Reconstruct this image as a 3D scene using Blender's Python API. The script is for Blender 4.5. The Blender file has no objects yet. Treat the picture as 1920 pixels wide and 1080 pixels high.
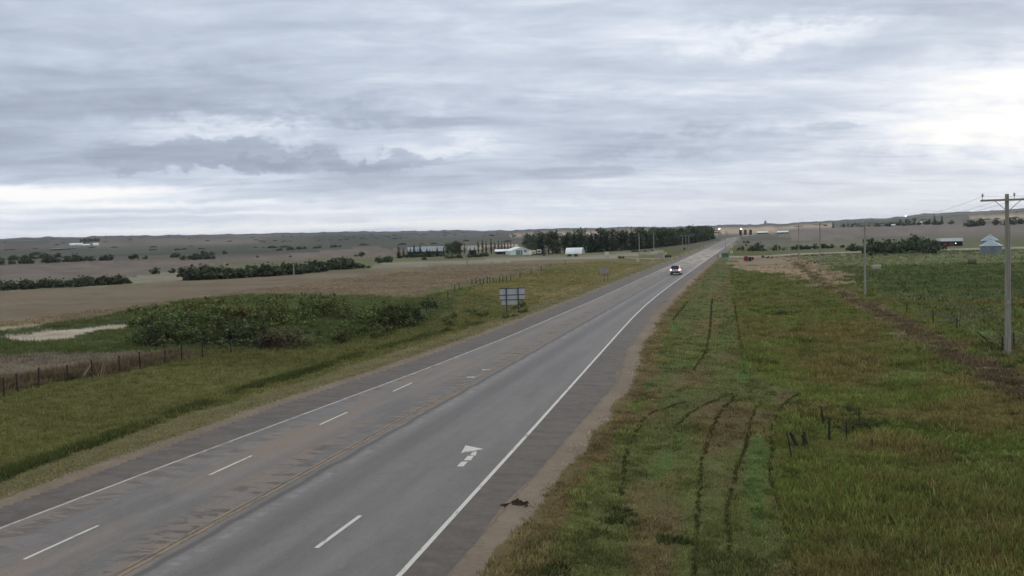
import bpy, bmesh, math, random
import numpy as np
from mathutils import Vector, Matrix

random.seed(7)
rng = np.random.default_rng(7)
scene = bpy.context.scene
COL = scene.collection
RAD = math.radians

# ------------------------------------------------------------------ camera
FOCAL_PX, CAM_H = 1743.0, 8.5
PITCH, ROLL, YAW = 3.33, 1.6, 14.65
cam_rot = (Matrix.Rotation(RAD(YAW), 3, 'Z') @ Matrix.Rotation(RAD(90 - PITCH), 3, 'X')
           @ Matrix.Rotation(RAD(-ROLL), 3, 'Z'))
cam_data = bpy.data.cameras.new('camera')
cam = bpy.data.objects.new('camera', cam_data)
COL.objects.link(cam)
cam.matrix_world = Matrix.Translation((0, 0, CAM_H)) @ cam_rot.to_4x4()
cam_data.sensor_width = 36.0
cam_data.lens = 36.0 * FOCAL_PX / 1920.0
cam_data.clip_start = 0.3
cam_data.clip_end = 60000.0
scene.camera = cam

# ------------------------------------------------------------------ light, sky, exposure
SUN_AZ, SUN_EL = 14.0, 14.0            # degrees; azimuth measured from the highway's direction
scene.view_settings.view_transform = 'Standard'
scene.view_settings.look = 'None'
scene.view_settings.exposure = 0.0
scene.view_settings.gamma = 1.0
scene.view_settings.use_curve_mapping = False

sun_data = bpy.data.lights.new('sun', 'SUN')
sun_data.energy = 0.5
sun_data.angle = RAD(25)
sun_data.color = (1.0, 0.95, 0.88)
sun = bpy.data.objects.new('sun', sun_data)
COL.objects.link(sun)
sd = Vector((math.sin(RAD(SUN_AZ)) * math.cos(RAD(SUN_EL)), math.cos(RAD(SUN_AZ)) * math.cos(RAD(SUN_EL)), math.sin(RAD(SUN_EL))))
sun.rotation_euler = (-sd).to_track_quat('-Z', 'Y').to_euler()
sun.location = sd * 100

class NT:
    """small node-tree helper"""
    def __init__(self, tree):
        self.t = tree
        tree.nodes.clear()
    def n(self, typ, **kw):
        nd = self.t.nodes.new(typ)
        for k, v in kw.items():
            setattr(nd, k, v)
        return nd
    def put(self, sock, val):
        if isinstance(val, bpy.types.NodeSocket):
            self.t.links.new(val, sock)
        elif val is not None:
            if isinstance(val, (tuple, list)) and len(val) == 3 and sock.type == 'RGBA':
                val = (*val, 1.0)
            sock.default_value = val
    def math(self, op, a, b=None, c=None, clamp=False):
        nd = self.n('ShaderNodeMath', operation=op, use_clamp=clamp)
        self.put(nd.inputs[0], a); self.put(nd.inputs[1], b)
        if c is not None:
            self.put(nd.inputs[2], c)
        return nd.outputs[0]
    def vmath(self, op, a, b=None):
        nd = self.n('ShaderNodeVectorMath', operation=op)
        self.put(nd.inputs[0], a); self.put(nd.inputs[1], b)
        return nd.outputs[0]
    def mix(self, fac, a, b, blend='MIX'):
        nd = self.n('ShaderNodeMix', data_type='RGBA', blend_type=blend)
        self.put(nd.inputs[0], fac); self.put(nd.inputs[6], a); self.put(nd.inputs[7], b)
        return nd.outputs[2]
    def noise(self, vec, scale, detail=4, rough=0.55, dist=0.0):
        nd = self.n('ShaderNodeTexNoise')
        self.put(nd.inputs['Vector'], vec)
        nd.inputs['Scale'].default_value = scale
        nd.inputs['Detail'].default_value = detail
        nd.inputs['Roughness'].default_value = rough
        nd.inputs['Distortion'].default_value = dist
        return nd.outputs[0]
    def scale3(self, vec, s):
        return self.vmath('MULTIPLY', vec, s)
    def ramp(self, fac, stops, interp='LINEAR'):
        nd = self.n('ShaderNodeValToRGB')
        cr = nd.color_ramp
        cr.interpolation = interp
        while len(cr.elements) < len(stops):
            cr.elements.new(0.5)
        for e, (p, c) in zip(cr.elements, stops):
            e.position = p
            e.color = (*c, 1.0) if len(c) == 3 else c
        self.put(nd.inputs[0], fac)
        return nd.outputs[0]
    def step(self, x, a, b):
        nd = self.n('ShaderNodeMapRange', interpolation_type='SMOOTHSTEP')
        self.put(nd.inputs[0], x)
        nd.inputs[1].default_value = a; nd.inputs[2].default_value = b
        return nd.outputs[0]
    def band(self, x, c, w, soft):
        """1 inside c-w..c+w"""
        d = self.math('ABSOLUTE', self.math('SUBTRACT', x, c))
        return self.math('SUBTRACT', 1.0, self.step(d, w, w + soft))

world = bpy.data.worlds.new('World')
scene.world = world
world.use_nodes = True
W = NT(world.node_tree)
tc = W.n('ShaderNodeTexCoord').outputs['Generated']
dirv = W.vmath('NORMALIZE', tc)
sep = W.n('ShaderNodeSeparateXYZ'); W.put(sep.inputs[0], dirv)
dx, dy, dz = sep.outputs
az = W.math('MULTIPLY', W.math('ARCTAN2', dx, dy), 57.29578)
el = W.math('MULTIPLY', W.math('ARCSINE', W.math('MAXIMUM', W.math('MINIMUM', dz, 1.0), -1.0)), 57.29578)
zz = W.math('ADD', W.math('MAXIMUM', dz, 0.0), 0.10)
comb = W.n('ShaderNodeCombineXYZ')
W.put(comb.inputs[0], W.math('DIVIDE', dx, zz)); W.put(comb.inputs[1], W.math('DIVIDE', dy, zz))
plane = comb.outputs[0]
rot = W.n('ShaderNodeVectorRotate', rotation_type='Z_AXIS'); W.put(rot.inputs['Vector'], plane); rot.inputs['Angle'].default_value = RAD(-20)
plane = rot.outputs[0]
n_bank = W.noise(W.scale3(plane, (0.55, 0.9, 1.0)), 1.0, 6, 0.55, 0.4)
n_mid = W.noise(W.scale3(plane, (1.3, 2.6, 1.0)), 1.6, 9, 0.6, 0.6)
ce = W.n('ShaderNodeCombineXYZ'); W.put(ce.inputs[0], W.scale3(az, (1, 1, 1)) if False else az); W.put(ce.inputs[1], W.math('MULTIPLY', el, 5.0))
n_strk = W.noise(ce.outputs[0], 0.09, 6, 0.6, 0.8)      # long flat streaks
n_curl = W.noise(W.scale3(ce.outputs[0], (1.6, 0.55, 1)), 0.28, 8, 0.62, 0.3)   # lumpy edges
wa = W.math('MULTIPLY', W.math('SUBTRACT', n_curl, 0.5), 7.0)
we = W.math('MULTIPLY', W.math('SUBTRACT', n_curl, 0.5), 3.6)
azw = W.math('ADD', az, wa)
elw = W.math('ADD', el, we)
val = W.math('ADD', W.math('MULTIPLY', W.math('SUBTRACT', n_bank, 0.5), 0.80), 0.465)
val = W.math('ADD', val, W.math('MULTIPLY', W.math('SUBTRACT', n_mid, 0.5), 0.46))
val = W.math('ADD', val, W.math('MULTIPLY', W.math('SUBTRACT', n_strk, 0.5), 0.36))
# cloud banks and gaps as they hang over this landscape: (azimuth, elevation, half width, half height, amount, soft)
def blob(a, e, ra, re, amt, crisp=False):
    global val
    u = W.math('DIVIDE', W.math('SUBTRACT', azw, a), ra)
    v = W.math('DIVIDE', W.math('SUBTRACT', elw if re > 0.5 else elt, e), re)
    q = W.math('ADD', W.math('MULTIPLY', u, u), W.math('MULTIPLY', v, v))
    g = W.math('EXPONENT', W.math('MULTIPLY', q, -1.0))
    if crisp:
        g = W.step(g, 0.22, 0.62)
    val = W.math('ADD', val, W.math('MULTIPLY', g, amt))
elt = W.math('ADD', el, W.math('MULTIPLY', W.math('SUBTRACT', n_curl, 0.5), 0.5))
SKY_BLOBS = [
    (13.5, 5.2, 9.0, 1.7, 0.38), (12.0, 8.0, 7.0, 0.9, 0.10), (0.9, 10.9, 6.0, 0.9, 0.26), (-3.0, 8.2, 7.0, 0.5, 0.12),
    (-43.0, 2.9, 8.5, 0.42, 0.75), (-38.0, 2.2, 11.0, 0.22, 0.42), (-44.0, 1.75, 5.0, 0.16, 0.2), (-33.0, 1.65, 9.0, 0.14, 0.30), (-31.0, 0.75, 20.0, 0.26, 0.60), (-38.0, 1.2, 9.0, 0.16, 0.20),
    (-17.5, 5.3, 4.5, 0.6, 0.16), (-31.0, 6.7, 6.5, 0.6, 0.20), (-20.0, 6.4, 5.0, 0.4, 0.10), (-6.0, 1.2, 22.0, 1.0, 0.08),
    (-32.0, 5.1, 7.5, 0.95, -0.18, True), (-26.0, 4.5, 8.0, 0.55, -0.16, True), (-45.0, 5.2, 6.0, 1.2, -0.12), (-44.0, 7.3, 9.0, 1.3, -0.14),
    (-36.0, 9.4, 12.0, 1.0, -0.10), (-28.0, 7.5, 15.0, 0.8, -0.17), (-22.0, 6.9, 7.0, 0.4, -0.12, True), (-12.6, 1.9, 0.35, 1.3, -0.05), (-10.3, 3.6, 3.6, 0.45, -0.15, True), (-3.0, 5.2, 9.0, 0.8, -0.20),
    (-16.0, 2.6, 12.0, 0.8, -0.06), (11.0, 12.0, 8.0, 1.4, -0.10), (4.6, 5.7, 1.7, 0.28, -0.14, True), (-12.0, 9.0, 9.0, 1.0, 0.05),
]
for b in SKY_BLOBS:
    blob(*b)
val = W.math('ADD', val, W.math('MULTIPLY', W.step(az, -45.0, 15.0), 0.12))
cloud = W.ramp(val, [(0.10, (0.35, 0.40, 0.50)), (0.34, (0.44, 0.50, 0.61)), (0.54, (0.59, 0.66, 0.775)),
                     (0.74, (0.82, 0.87, 0.95)), (0.90, (0.99, 0.995, 1.0)), (1.0, (1.08, 1.07, 1.05))])
# the low band of clearer air above the horizon
low = W.math('SUBTRACT', 1.0, W.step(el, 0.8, 4.5))
cloud = W.mix(W.math('MULTIPLY', low, 0.42), cloud, (0.97, 1.0, 1.05))
nish = W.n('ShaderNodeTexSky', sky_type='NISHITA')
nish.sun_disc = False
nish.sun_elevation = RAD(SUN_EL)
nish.sun_rotation = RAD(SUN_AZ)
bg_air = W.n('ShaderNodeBackground'); W.put(bg_air.inputs[0], nish.outputs[0]); bg_air.inputs[1].default_value = 0.06
bg_cld = W.n('ShaderNodeBackground'); W.put(bg_cld.inputs[0], cloud); bg_cld.inputs[1].default_value = 1.0
mx = W.n('ShaderNodeMixShader'); mx.inputs[0].default_value = 0.98
W.t.links.new(bg_air.outputs[0], mx.inputs[1]); W.t.links.new(bg_cld.outputs[0], mx.inputs[2])
wo = W.n('ShaderNodeOutputWorld'); W.t.links.new(mx.outputs[0], wo.inputs[0])

# ------------------------------------------------------------------ noise and terrain
def _hash(ix, iy, seed=0):
    h = (ix.astype(np.int64) * 374761393 + iy.astype(np.int64) * 668265263 + seed * 982451653) & 0x7fffffff
    h = ((h ^ (h >> 13)) * 1274126177) & 0x7fffffff
    h = h ^ (h >> 16)
    return (h & 0xffff) / 65535.0

def vnoise(x, y, seed=0):
    x = np.asarray(x, float); y = np.asarray(y, float)
    ix, iy = np.floor(x), np.floor(y)
    fx, fy = x - ix, y - iy
    fx = fx * fx * (3 - 2 * fx); fy = fy * fy * (3 - 2 * fy)
    a = _hash(ix, iy, seed); b = _hash(ix + 1, iy, seed)
    c = _hash(ix, iy + 1, seed); d = _hash(ix + 1, iy + 1, seed)
    return (a * (1 - fx) + b * fx) * (1 - fy) + (c * (1 - fx) + d * fx) * fy

def fbm(x, y, seed=0, octv=4):
    s, amp, tot = 0.0, 1.0, 0.0
    for k in range(octv):
        s = s + amp * vnoise(np.asarray(x) * 2 ** k, np.asarray(y) * 2 ** k, seed + k * 17)
        tot += amp; amp *= 0.5
    return s / tot

def smooth(a, b, x):
    t = np.clip((np.asarray(x, float) - a) / (b - a), 0, 1)
    return t * t * (3 - 2 * t)

# highway cross-section along its length (y): x of each edge
def knots(pts):
    ys = np.array([p[0] for p in pts], float); xs = np.array([p[1] for p in pts], float)
    return lambda y: np.interp(y, ys, xs)
BEND = knots([(-200, 0), (700, 0), (780, -2.0), (850, 0.5), (950, 8), (1100, 20), (1300, 36), (1700, 75)])
road_c = lambda y: -16.0 + BEND(y)
road_ll = lambda y: knots([(-200, -23.2), (10, -22.8), (23, -22.5), (32, -22.1), (57, -20.6), (75, -19.9), (115, -19.4), (1700, -19.4)])(y) + BEND(y)
road_lp = lambda y: knots([(-200, -25.0), (23, -24.4), (43, -24.3), (62, -23.0), (82, -22.5), (117, -22.2), (1700, -22.0)])(y) + BEND(y)
road_rl = lambda y: knots([(-200, -8.4), (21, -8.8), (39, -9.5), (57, -10.25), (75, -11.0), (90, -11.6), (105, -12.05), (125, -12.35), (150, -12.5), (1700, -12.5)])(y) + BEND(y)
road_rp = lambda y: knots([(-200, -7.0), (21, -7.6), (39, -7.6), (52, -7.6), (65, -8.8), (94, -10.0), (165, -10.8), (1700, -10.8)])(y) + BEND(y)

HORIZON = [(-180, 14), (-60, 15), (-43.5, 15.5), (-39.5, 15.6), (-34, 15), (-27, 13.4), (-22.5, 12), (-18, 9), (-14.65, 7.2),
           (-11.5, 8.3), (-8, 6.6), (-4, 5.2), (-2, 5.0), (0, 5.6), (2.5, 6.0), (5, 8.2), (7.3, 10.6), (9.5, 14.4), (11.5, 16.0), (14.2, 18.2), (20, 20), (60, 16), (180, 14)]
_ha = np.array([h[0] for h in HORIZON], float); _he = np.array([h[1] for h in HORIZON], float)
RIDGE = 5500.0

def terrain(x, y):
    x = np.asarray(x, float); y = np.asarray(y, float)
    r = np.hypot(x, y) + 1e-6
    a = np.degrees(np.arctan2(x, y))
    e = np.interp(a, _ha, _he) / FOCAL_PX
    e = e + (fbm(a * 1.1 + 400, a * 0 + 3.0, 5, 3) - 0.5) * 3.4 / FOCAL_PX + (vnoise(a * 4 + 800, a * 0, 9) ** 3 - 0.2) * 1.5 / FOCAL_PX
    zr = CAM_H + e * RIDGE
    r0 = np.interp(a, [-60, -20, -5, 0, 4, 30], [1000, 900, 900, 800, 560, 520])
    s = np.clip((r - r0) / (RIDGE - r0), 0, 1)
    z = zr * s ** 1.15
    z = np.where(r > RIDGE, zr - (r - RIDGE) * 0.012, z)
    roll_amp = smooth(1100, 2600, r) * (1 - smooth(4600, 5400, r)) * 9.0
    z = z + roll_amp * (fbm(x / 620.0 + 50, y / 420.0 + 50, 31, 3) - 0.55)
    # the highway's embankment and ditches
    near = 1 - smooth(600, 900, y)
    dl = road_lp(y) - x            # metres outside the left pavement edge
    dr = x - road_rp(y)            # metres outside the right pavement edge
    dep = np.interp(dl, [0, 1.2, 6.5, 9.5, 17, 30], [0, -0.12, -0.75, -0.75, -0.15, 0]) * (dl > 0)
    der = np.interp(dr, [0, 1.0, 4, 9.0, 15, 24, 40], [0, -0.08, -0.30, -0.60, -0.55, -0.1, 0]) * (dr > 0)
    z = z + near * (dep + der)
    on = (dl <= 0) & (dr <= 0)
    z = np.where(on, z - 0.10, z)
    # hollow with old posts on the right, small undulation everywhere off the road
    z = z - 0.5 * np.exp(-(((x - 10.5) / 5.0) ** 2 + ((y - 44) / 6.0) ** 2))
    off = smooth(0.5, 6, np.maximum(dl, dr))
    z = z + off * 0.22 * (fbm(x / 7.0, y / 7.0, 77, 3) - 0.5) + off * 0.06 * (vnoise(x * 1.1, y * 1.1, 78) - 0.5)
    return z

_cr = np.array(cam_rot)
_T = np.exp(np.linspace(math.log(6.0), math.log(9000.0), 5000))
def at(px, py):
    """ground point that a measured picture position stands on"""
    d = _cr @ np.array([(px - 960) / FOCAL_PX, -(py - 540) / FOCAL_PX, -1.0])
    d = d / np.hypot(d[0], d[1])
    X, Y, Z = _T * d[0], _T * d[1], CAM_H + _T * d[2]
    below = np.nonzero(Z < terrain(X, Y))[0]
    if len(below) == 0:
        k = int(np.argmin(Z - terrain(X, Y)))
    else:
        k = below[0]
    t = _T[k]
    return Vector((t * d[0], t * d[1], float(terrain(t * d[0], t * d[1]))))

_fw = -_cr[:, 2]
def depth(p):
    return float(p[0] * _fw[0] + p[1] * _fw[1] + (p[2] - CAM_H) * _fw[2])
def metres(px, p):
    """size in metres of px picture pixels at ground point p"""
    return px * depth(p) / FOCAL_PX
def facing(p):
    """rotation about Z that turns local -Y towards the viewer"""
    return math.atan2(p[0], -p[1]) + math.pi if False else math.atan2(-p[0], p[1])
def ground_z(x, y):
    return float(terrain(x, y))

# ------------------------------------------------------------------ colours and materials
LIFT = (2.10, 2.0, 1.70)                                  # picture value -> surface albedo under this sky
def lin(c):
    c = c / 255.0
    return c / 12.92 if c <= 0.04045 else ((c + 0.055) / 1.055) ** 2.4
def pc(r, g, b, k=1.0):
    return tuple(lin(v) * l * k for v, l in zip((r, g, b), LIFT))

MATS = {}
def mat(name, color, rough=0.8, metal=0.0, var=0.12, scale=3.0, spec=0.3, bump=0.0, emit=None, estr=0.0, stretch=(1, 1, 1), dirt=None):
    if name in MATS:
        return MATS[name]
    m = bpy.data.materials.new(name); m.use_nodes = True
    T = NT(m.node_tree)
    pos = T.n('ShaderNodeTexCoord').outputs['Object']
    nz = T.noise(T.scale3(pos, stretch), scale, 5, 0.6)
    lo = tuple(max(0, c * (1 - var * 2)) for c in color); hi = tuple(c * (1 + var * 2) for c in color)
    c = T.ramp(nz, [(0.25, lo), (0.75, hi)])
    if dirt:
        n2 = T.noise(T.scale3(pos, (1, 1, 0.4)), scale * 0.45, 6, 0.65)
        c = T.mix(T.step(n2, 0.48, 0.72), c, dirt)
    p = T.n('ShaderNodeBsdfPrincipled')
    T.put(p.inputs['Base Color'], c)
    p.inputs['Roughness'].default_value = rough
    p.inputs['Metallic'].default_value = metal
    p.inputs['Specular IOR Level'].default_value = spec
    if emit:
        T.put(p.inputs['Emission Color'], emit); p.inputs['Emission Strength'].default_value = estr
    if bump:
        b = T.n('ShaderNodeBump'); b.inputs['Strength'].default_value = bump; b.inputs['Distance'].default_value = 0.02
        T.put(b.inputs['Height'], nz); T.t.links.new(b.outputs[0], p.inputs['Normal'])
    o = T.n('ShaderNodeOutputMaterial'); T.t.links.new(p.outputs[0], o.inputs[0])
    MATS[name] = m
    return m

def leaf_mat(name, trans=0.15):
    """colour comes from the mesh's own leaf colours, with fine variation"""
    if name in MATS:
        return MATS[name]
    m = bpy.data.materials.new(name); m.use_nodes = True
    T = NT(m.node_tree)
    at_ = T.n('ShaderNodeAttribute', attribute_name='tint')
    info = T.n('ShaderNodeObjectInfo')
    hsv = T.n('ShaderNodeHueSaturation')
    T.put(hsv.inputs['Color'], at_.outputs['Color'])
    T.put(hsv.inputs['Value'], T.math('ADD', 0.75, T.math('MULTIPLY', info.outputs['Random'], 0.5)))
    T.put(hsv.inputs['Hue'], T.math('ADD', 0.48, T.math('MULTIPLY', info.outputs['Random'], 0.04)))
    d = T.n('ShaderNodeBsdfDiffuse'); T.put(d.inputs[0], hsv.outputs[0])
    t = T.n('ShaderNodeBsdfTranslucent'); T.put(t.inputs[0], hsv.outputs[0])
    mxs = T.n('ShaderNodeMixShader'); mxs.inputs[0].default_value = trans
    T.t.links.new(d.outputs[0], mxs.inputs[1]); T.t.links.new(t.outputs[0], mxs.inputs[2])
    o = T.n('ShaderNodeOutputMaterial'); T.t.links.new(mxs.outputs[0], o.inputs[0])
    MATS[name] = m
    return m

def grass_mat(name, trans=0.3):
    m = bpy.data.materials.new(name); m.use_nodes = True
    T = NT(m.node_tree)
    c = T.n('ShaderNodeAttribute', attribute_name='tint').outputs['Color']
    d = T.n('ShaderNodeBsdfDiffuse'); T.put(d.inputs[0], c)
    t = T.n('ShaderNodeBsdfTranslucent'); T.put(t.inputs[0], c)
    mxs = T.n('ShaderNodeMixShader'); mxs.inputs[0].default_value = trans
    T.t.links.new(d.outputs[0], mxs.inputs[1]); T.t.links.new(t.outputs[0], mxs.inputs[2])
    o = T.n('ShaderNodeOutputMaterial'); T.t.links.new(mxs.outputs[0], o.inputs[0])
    return m

# ------------------------------------------------------------------ mesh helpers
def raw_mesh(name, V, F, material, tint=None, smooth_=False):
    """V (n,3), F (m,k) arrays -> mesh data"""
    V = np.asarray(V, np.float32); F = np.asarray(F, np.int32)
    me = bpy.data.meshes.new(name)
    me.vertices.add(len(V)); me.vertices.foreach_set('co', V.ravel())
    k = F.shape[1]
    me.loops.add(F.size); me.loops.foreach_set('vertex_index', F.ravel())
    me.polygons.add(len(F))
    me.polygons.foreach_set('loop_start', np.arange(0, F.size, k, dtype=np.int32))
    me.polygons.foreach_set('loop_total', np.full(len(F), k, np.int32))
    if smooth_:
        me.polygons.foreach_set('use_smooth', np.ones(len(F), bool))
    if tint is not None:
        a = me.color_attributes.new('tint', 'FLOAT_COLOR', 'POINT')
        c = np.ones((len(V), 4), np.float32); c[:, :3] = tint
        a.data.foreach_set('color', c.ravel())
    me.update(calc_edges=True); me.validate()
    if material:
        me.materials.append(material)
    return me

def link(name, me, parent=None, loc=(0, 0, 0), rz=0.0):
    o = bpy.data.objects.new(name, me)
    COL.objects.link(o)
    o.location = loc; o.rotation_euler = (0, 0, rz)
    if parent:
        o.parent = parent
    return o
def tag(o, label=None, cat=None, group=None, kind=None):
    if label: o['label'] = label
    if cat: o['category'] = cat
    if group: o['group'] = group
    if kind: o['kind'] = kind
    return o
def thing(name, label, cat, loc=(0, 0, 0), rz=0.0, group=None):
    return tag(link(name, None, None, loc, rz), label, cat, group)
def dup(root, loc, rz=0.0, label=None, scale=None):
    def cp(o, par):
        c = o.copy(); COL.objects.link(c)
        if par: c.parent = par
        for ch in o.children: cp(ch, c)
        return c
    r = cp(root, None)
    r.location = loc; r.rotation_euler = (0, 0, rz)
    if scale: r.scale = scale
    if label: r['label'] = label
    return r

class MB:
    """collects polygons of one mesh"""
    def __init__(self): self.v, self.f = [], []
    def add(self, vs, fs):
        b = len(self.v); self.v += [tuple(p) for p in vs]; self.f += [tuple(b + i for i in q) for q in fs]
        return self
    def box(self, c, s, rz=0.0, taper=1.0):
        cx, cy, cz = c; x, y, z = s[0] / 2, s[1] / 2, s[2] / 2
        ca, sa = math.cos(rz), math.sin(rz); vs = []
        for k, zz_ in enumerate((-z, z)):
            t = taper if k else 1.0
            for px, py in ((-x * t, -y * t), (x * t, -y * t), (x * t, y * t), (-x * t, y * t)):
                vs.append((cx + px * ca - py * sa, cy + px * sa + py * ca, cz + zz_))
        return self.add(vs, [(3, 2, 1, 0), (4, 5, 6, 7), (0, 1, 5, 4), (1, 2, 6, 5), (2, 3, 7, 6), (3, 0, 4, 7)])
    def rod(self, p, q, r0, r1=None, n=8, cap=True):
        r1 = r0 if r1 is None else r1
        p, q = Vector(p), Vector(q); ax = (q - p).normalized()
        u = ax.orthogonal().normalized(); w = ax.cross(u)
        vs = []
        for c, r in ((p, r0), (q, r1)):
            for i in range(n):
                a = 2 * math.pi * i / n
                vs.append(c + u * (r * math.cos(a)) + w * (r * math.sin(a)))
        fs = [(i, (i + 1) % n, n + (i + 1) % n, n + i) for i in range(n)]
        if cap: fs += [tuple(range(n - 1, -1, -1)), tuple(range(n, 2 * n))]
        return self.add(vs, fs)
    def loft(self, rings, close=True):
        n = len(rings[0]); vs = [p for r in rings for p in r]; fs = []
        for k in range(len(rings) - 1):
            for i in range(n if close else n - 1):
                j = (i + 1) % n
                fs.append((k * n + i, k * n + j, (k + 1) * n + j, (k + 1) * n + i))
        if close:
            fs.append(tuple(range(n - 1, -1, -1))); fs.append(tuple((len(rings) - 1) * n + i for i in range(n)))
        return self.add(vs, fs)
    def prism(self, outline, y0, y1):
        """outline in x,z extruded along y"""
        return self.loft([[(x, y0, z) for x, z in outline], [(x, y1, z) for x, z in outline]])
    def mesh(self, name, material, smooth_=False, bevel=0.0):
        me = bpy.data.meshes.new(name)
        me.from_pydata(self.v, [], self.f)
        bm = bmesh.new(); bm.from_mesh(me)
        bmesh.ops.recalc_face_normals(bm, faces=bm.faces)
        if bevel:
            bmesh.ops.bevel(bm, geom=[e for e in bm.edges if e.calc_face_angle(0) > 0.4], offset=bevel, segments=2, affect='EDGES')
        bm.to_mesh(me); bm.free()
        if smooth_:
            for p in me.polygons: p.use_smooth = True
        if material: me.materials.append(material)
        return me
    def build(self, name, material, parent=None, loc=(0, 0, 0), rz=0.0, **kw):
        return link(name, self.mesh(name, material, **kw), parent, loc, rz)

# ------------------------------------------------------------------ what grows where
def poly(pts):
    return np.array([at(*p)[:2] for p in pts])
def inside(P, x, y):
    c = np.zeros(x.shape, bool)
    j = len(P) - 1
    for i in range(len(P)):
        xi, yi = P[i]; xj, yj = P[j]
        if yi != yj:
            c ^= ((yi > y) != (yj > y)) & (x < (xj - xi) * (y - yi) / (yj - yi) + xi)
        j = i
    return c

G_OLIVE = pc(71, 69, 42); G_GREEN = pc(66, 72, 40); G_DARK = pc(50, 55, 36); G_MOWN = pc(72, 75, 46)
BROWN = pc(95, 85, 73); MAUVE = pc(92, 85, 77); STUB = pc(108, 104, 92); TAN = pc(140, 125, 110)
REGIONS = [   # (outline in measured picture positions, albedo, edge wobble in metres)
    # right side: pasture, far field, dry bank
    ([(1420, 470), (1700, 462), (1920, 452), (2900, 430), (2900, 640), (1990, 690), (1860, 640), (1700, 570), (1560, 520)], pc(72, 76, 54), 3),
    ([(1500, 482), (1600, 478), (1920, 470), (1960, 492), (1700, 497), (1560, 500)], pc(86, 90, 68), 3),
    ([(1560, 508), (1640, 499), (1800, 493), (1940, 495), (1960, 560), (1800, 557), (1660, 548), (1600, 530)], pc(64, 71, 47), 3),
    ([(1360, 488), (1430, 480), (1500, 482), (1545, 500), (1600, 530), (1560, 535), (1480, 515), (1400, 505)], pc(110, 98, 84), 3),
    ([(1400, 462), (1500, 466), (1580, 462), (1700, 452), (1920, 440), (1920, 436), (1700, 445), (1580, 448), (1480, 452)], pc(82, 81, 70), 3),
    ([(1440, 441), (1500, 450), (1600, 447), (1760, 440), (1960, 434), (1960, 412), (1840, 419), (1700, 421), (1560, 427), (1470, 434)], pc(90, 83, 80), 6),
    ([(1330, 441), (1345, 437), (1440, 437), (1470, 433), (1560, 427), (1560, 421), (1500, 424), (1420, 426.5), (1330, 430)], TAN, 5),
    ([(1790, 408), (1990, 399), (1990, 409), (1850, 414)], TAN, 12),
    ([(1100, 441), (1340, 434), (1340, 429), (1050, 437), (900, 445), (900, 449)], TAN, 8),
    ([(1185, 690), (1300, 698), (1500, 704), (1760, 694), (1780, 708), (1520, 734), (1350, 730), (1200, 722)], pc(72, 76, 50), 0.4),
    # left fields
    ([(-80, 548), (0, 545), (230, 535), (370, 527), (560, 515), (700, 505), (800, 500), (900, 495), (1000, 487), (1160, 483), (1170, 488), (1090, 491), (1040, 496),
      (960, 512), (900, 524), (850, 532), (800, 547), (760, 557), (640, 552), (520, 549), (420, 554), (330, 563), (240, 581), (150, 598), (60, 609), (-80, 620)], BROWN, 1.5),
    ([(-80, 505), (0, 498), (230, 490), (430, 487), (520, 478), (700, 462), (745, 466), (720, 480), (690, 482), (600, 484), (440, 492), (280, 512), (230, 520), (0, 528), (-80, 532)], pc(92, 84, 80), 5),
    ([(-80, 533), (0, 529), (230, 521), (340, 508), (360, 527), (230, 534), (0, 544), (-80, 548)], STUB, 2),
    ([(690, 500), (740, 492), (850, 488), (1000, 482), (1130, 477), (1240, 470), (1250, 474), (1165, 483), (1000, 487), (900, 494), (800, 499), (700, 504)], STUB, 2),
    ([(840, 465), (900, 459), (1000, 456), (960, 462), (880, 467)], TAN, 5),
    # near crop behind the left fence
    ([(-80, 668), (0, 668), (100, 663), (310, 661), (330, 672), (230, 692), (150, 703), (0, 722), (-80, 738)], MAUVE, 0.6),
    # wet meadow with scrub
    ([(-80, 622), (60, 611), (150, 600), (240, 583), (330, 565), (420, 556), (520, 551), (640, 554), (770, 558), (860, 560), (830, 600), (600, 655), (330, 660), (100, 662), (-80, 668)], pc(62, 68, 42), 1),
    ([(-80, 630), (0, 621), (130, 612), (240, 598), (240, 607), (100, 618), (0, 632)], G_DARK, 0.8),
    # pale dry mud and reed litter
    ([(10, 636), (40, 627), (130, 619), (245, 607), (245, 612), (170, 624), (120, 636), (60, 640)], pc(140, 130, 120), 0.8),
    ([(-60, 618), (0, 612), (70, 607), (95, 608), (60, 614), (0, 619), (-60, 626)], pc(118, 112, 98), 0.8),
    # far left verge
    ([(880, 540), (960, 518), (1060, 494), (1170, 486), (1240, 482), (1235, 500), (1130, 535), (1000, 582)], pc(84, 80, 52), 1.5),
    ([(1000, 555), (1100, 530), (1200, 498), (1236, 486), (1210, 505), (1100, 550), (1040, 573)], pc(96, 88, 64), 1.2),
]
RP = [(poly(p), np.array(c), w) for p, c, w in REGIONS]

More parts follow.
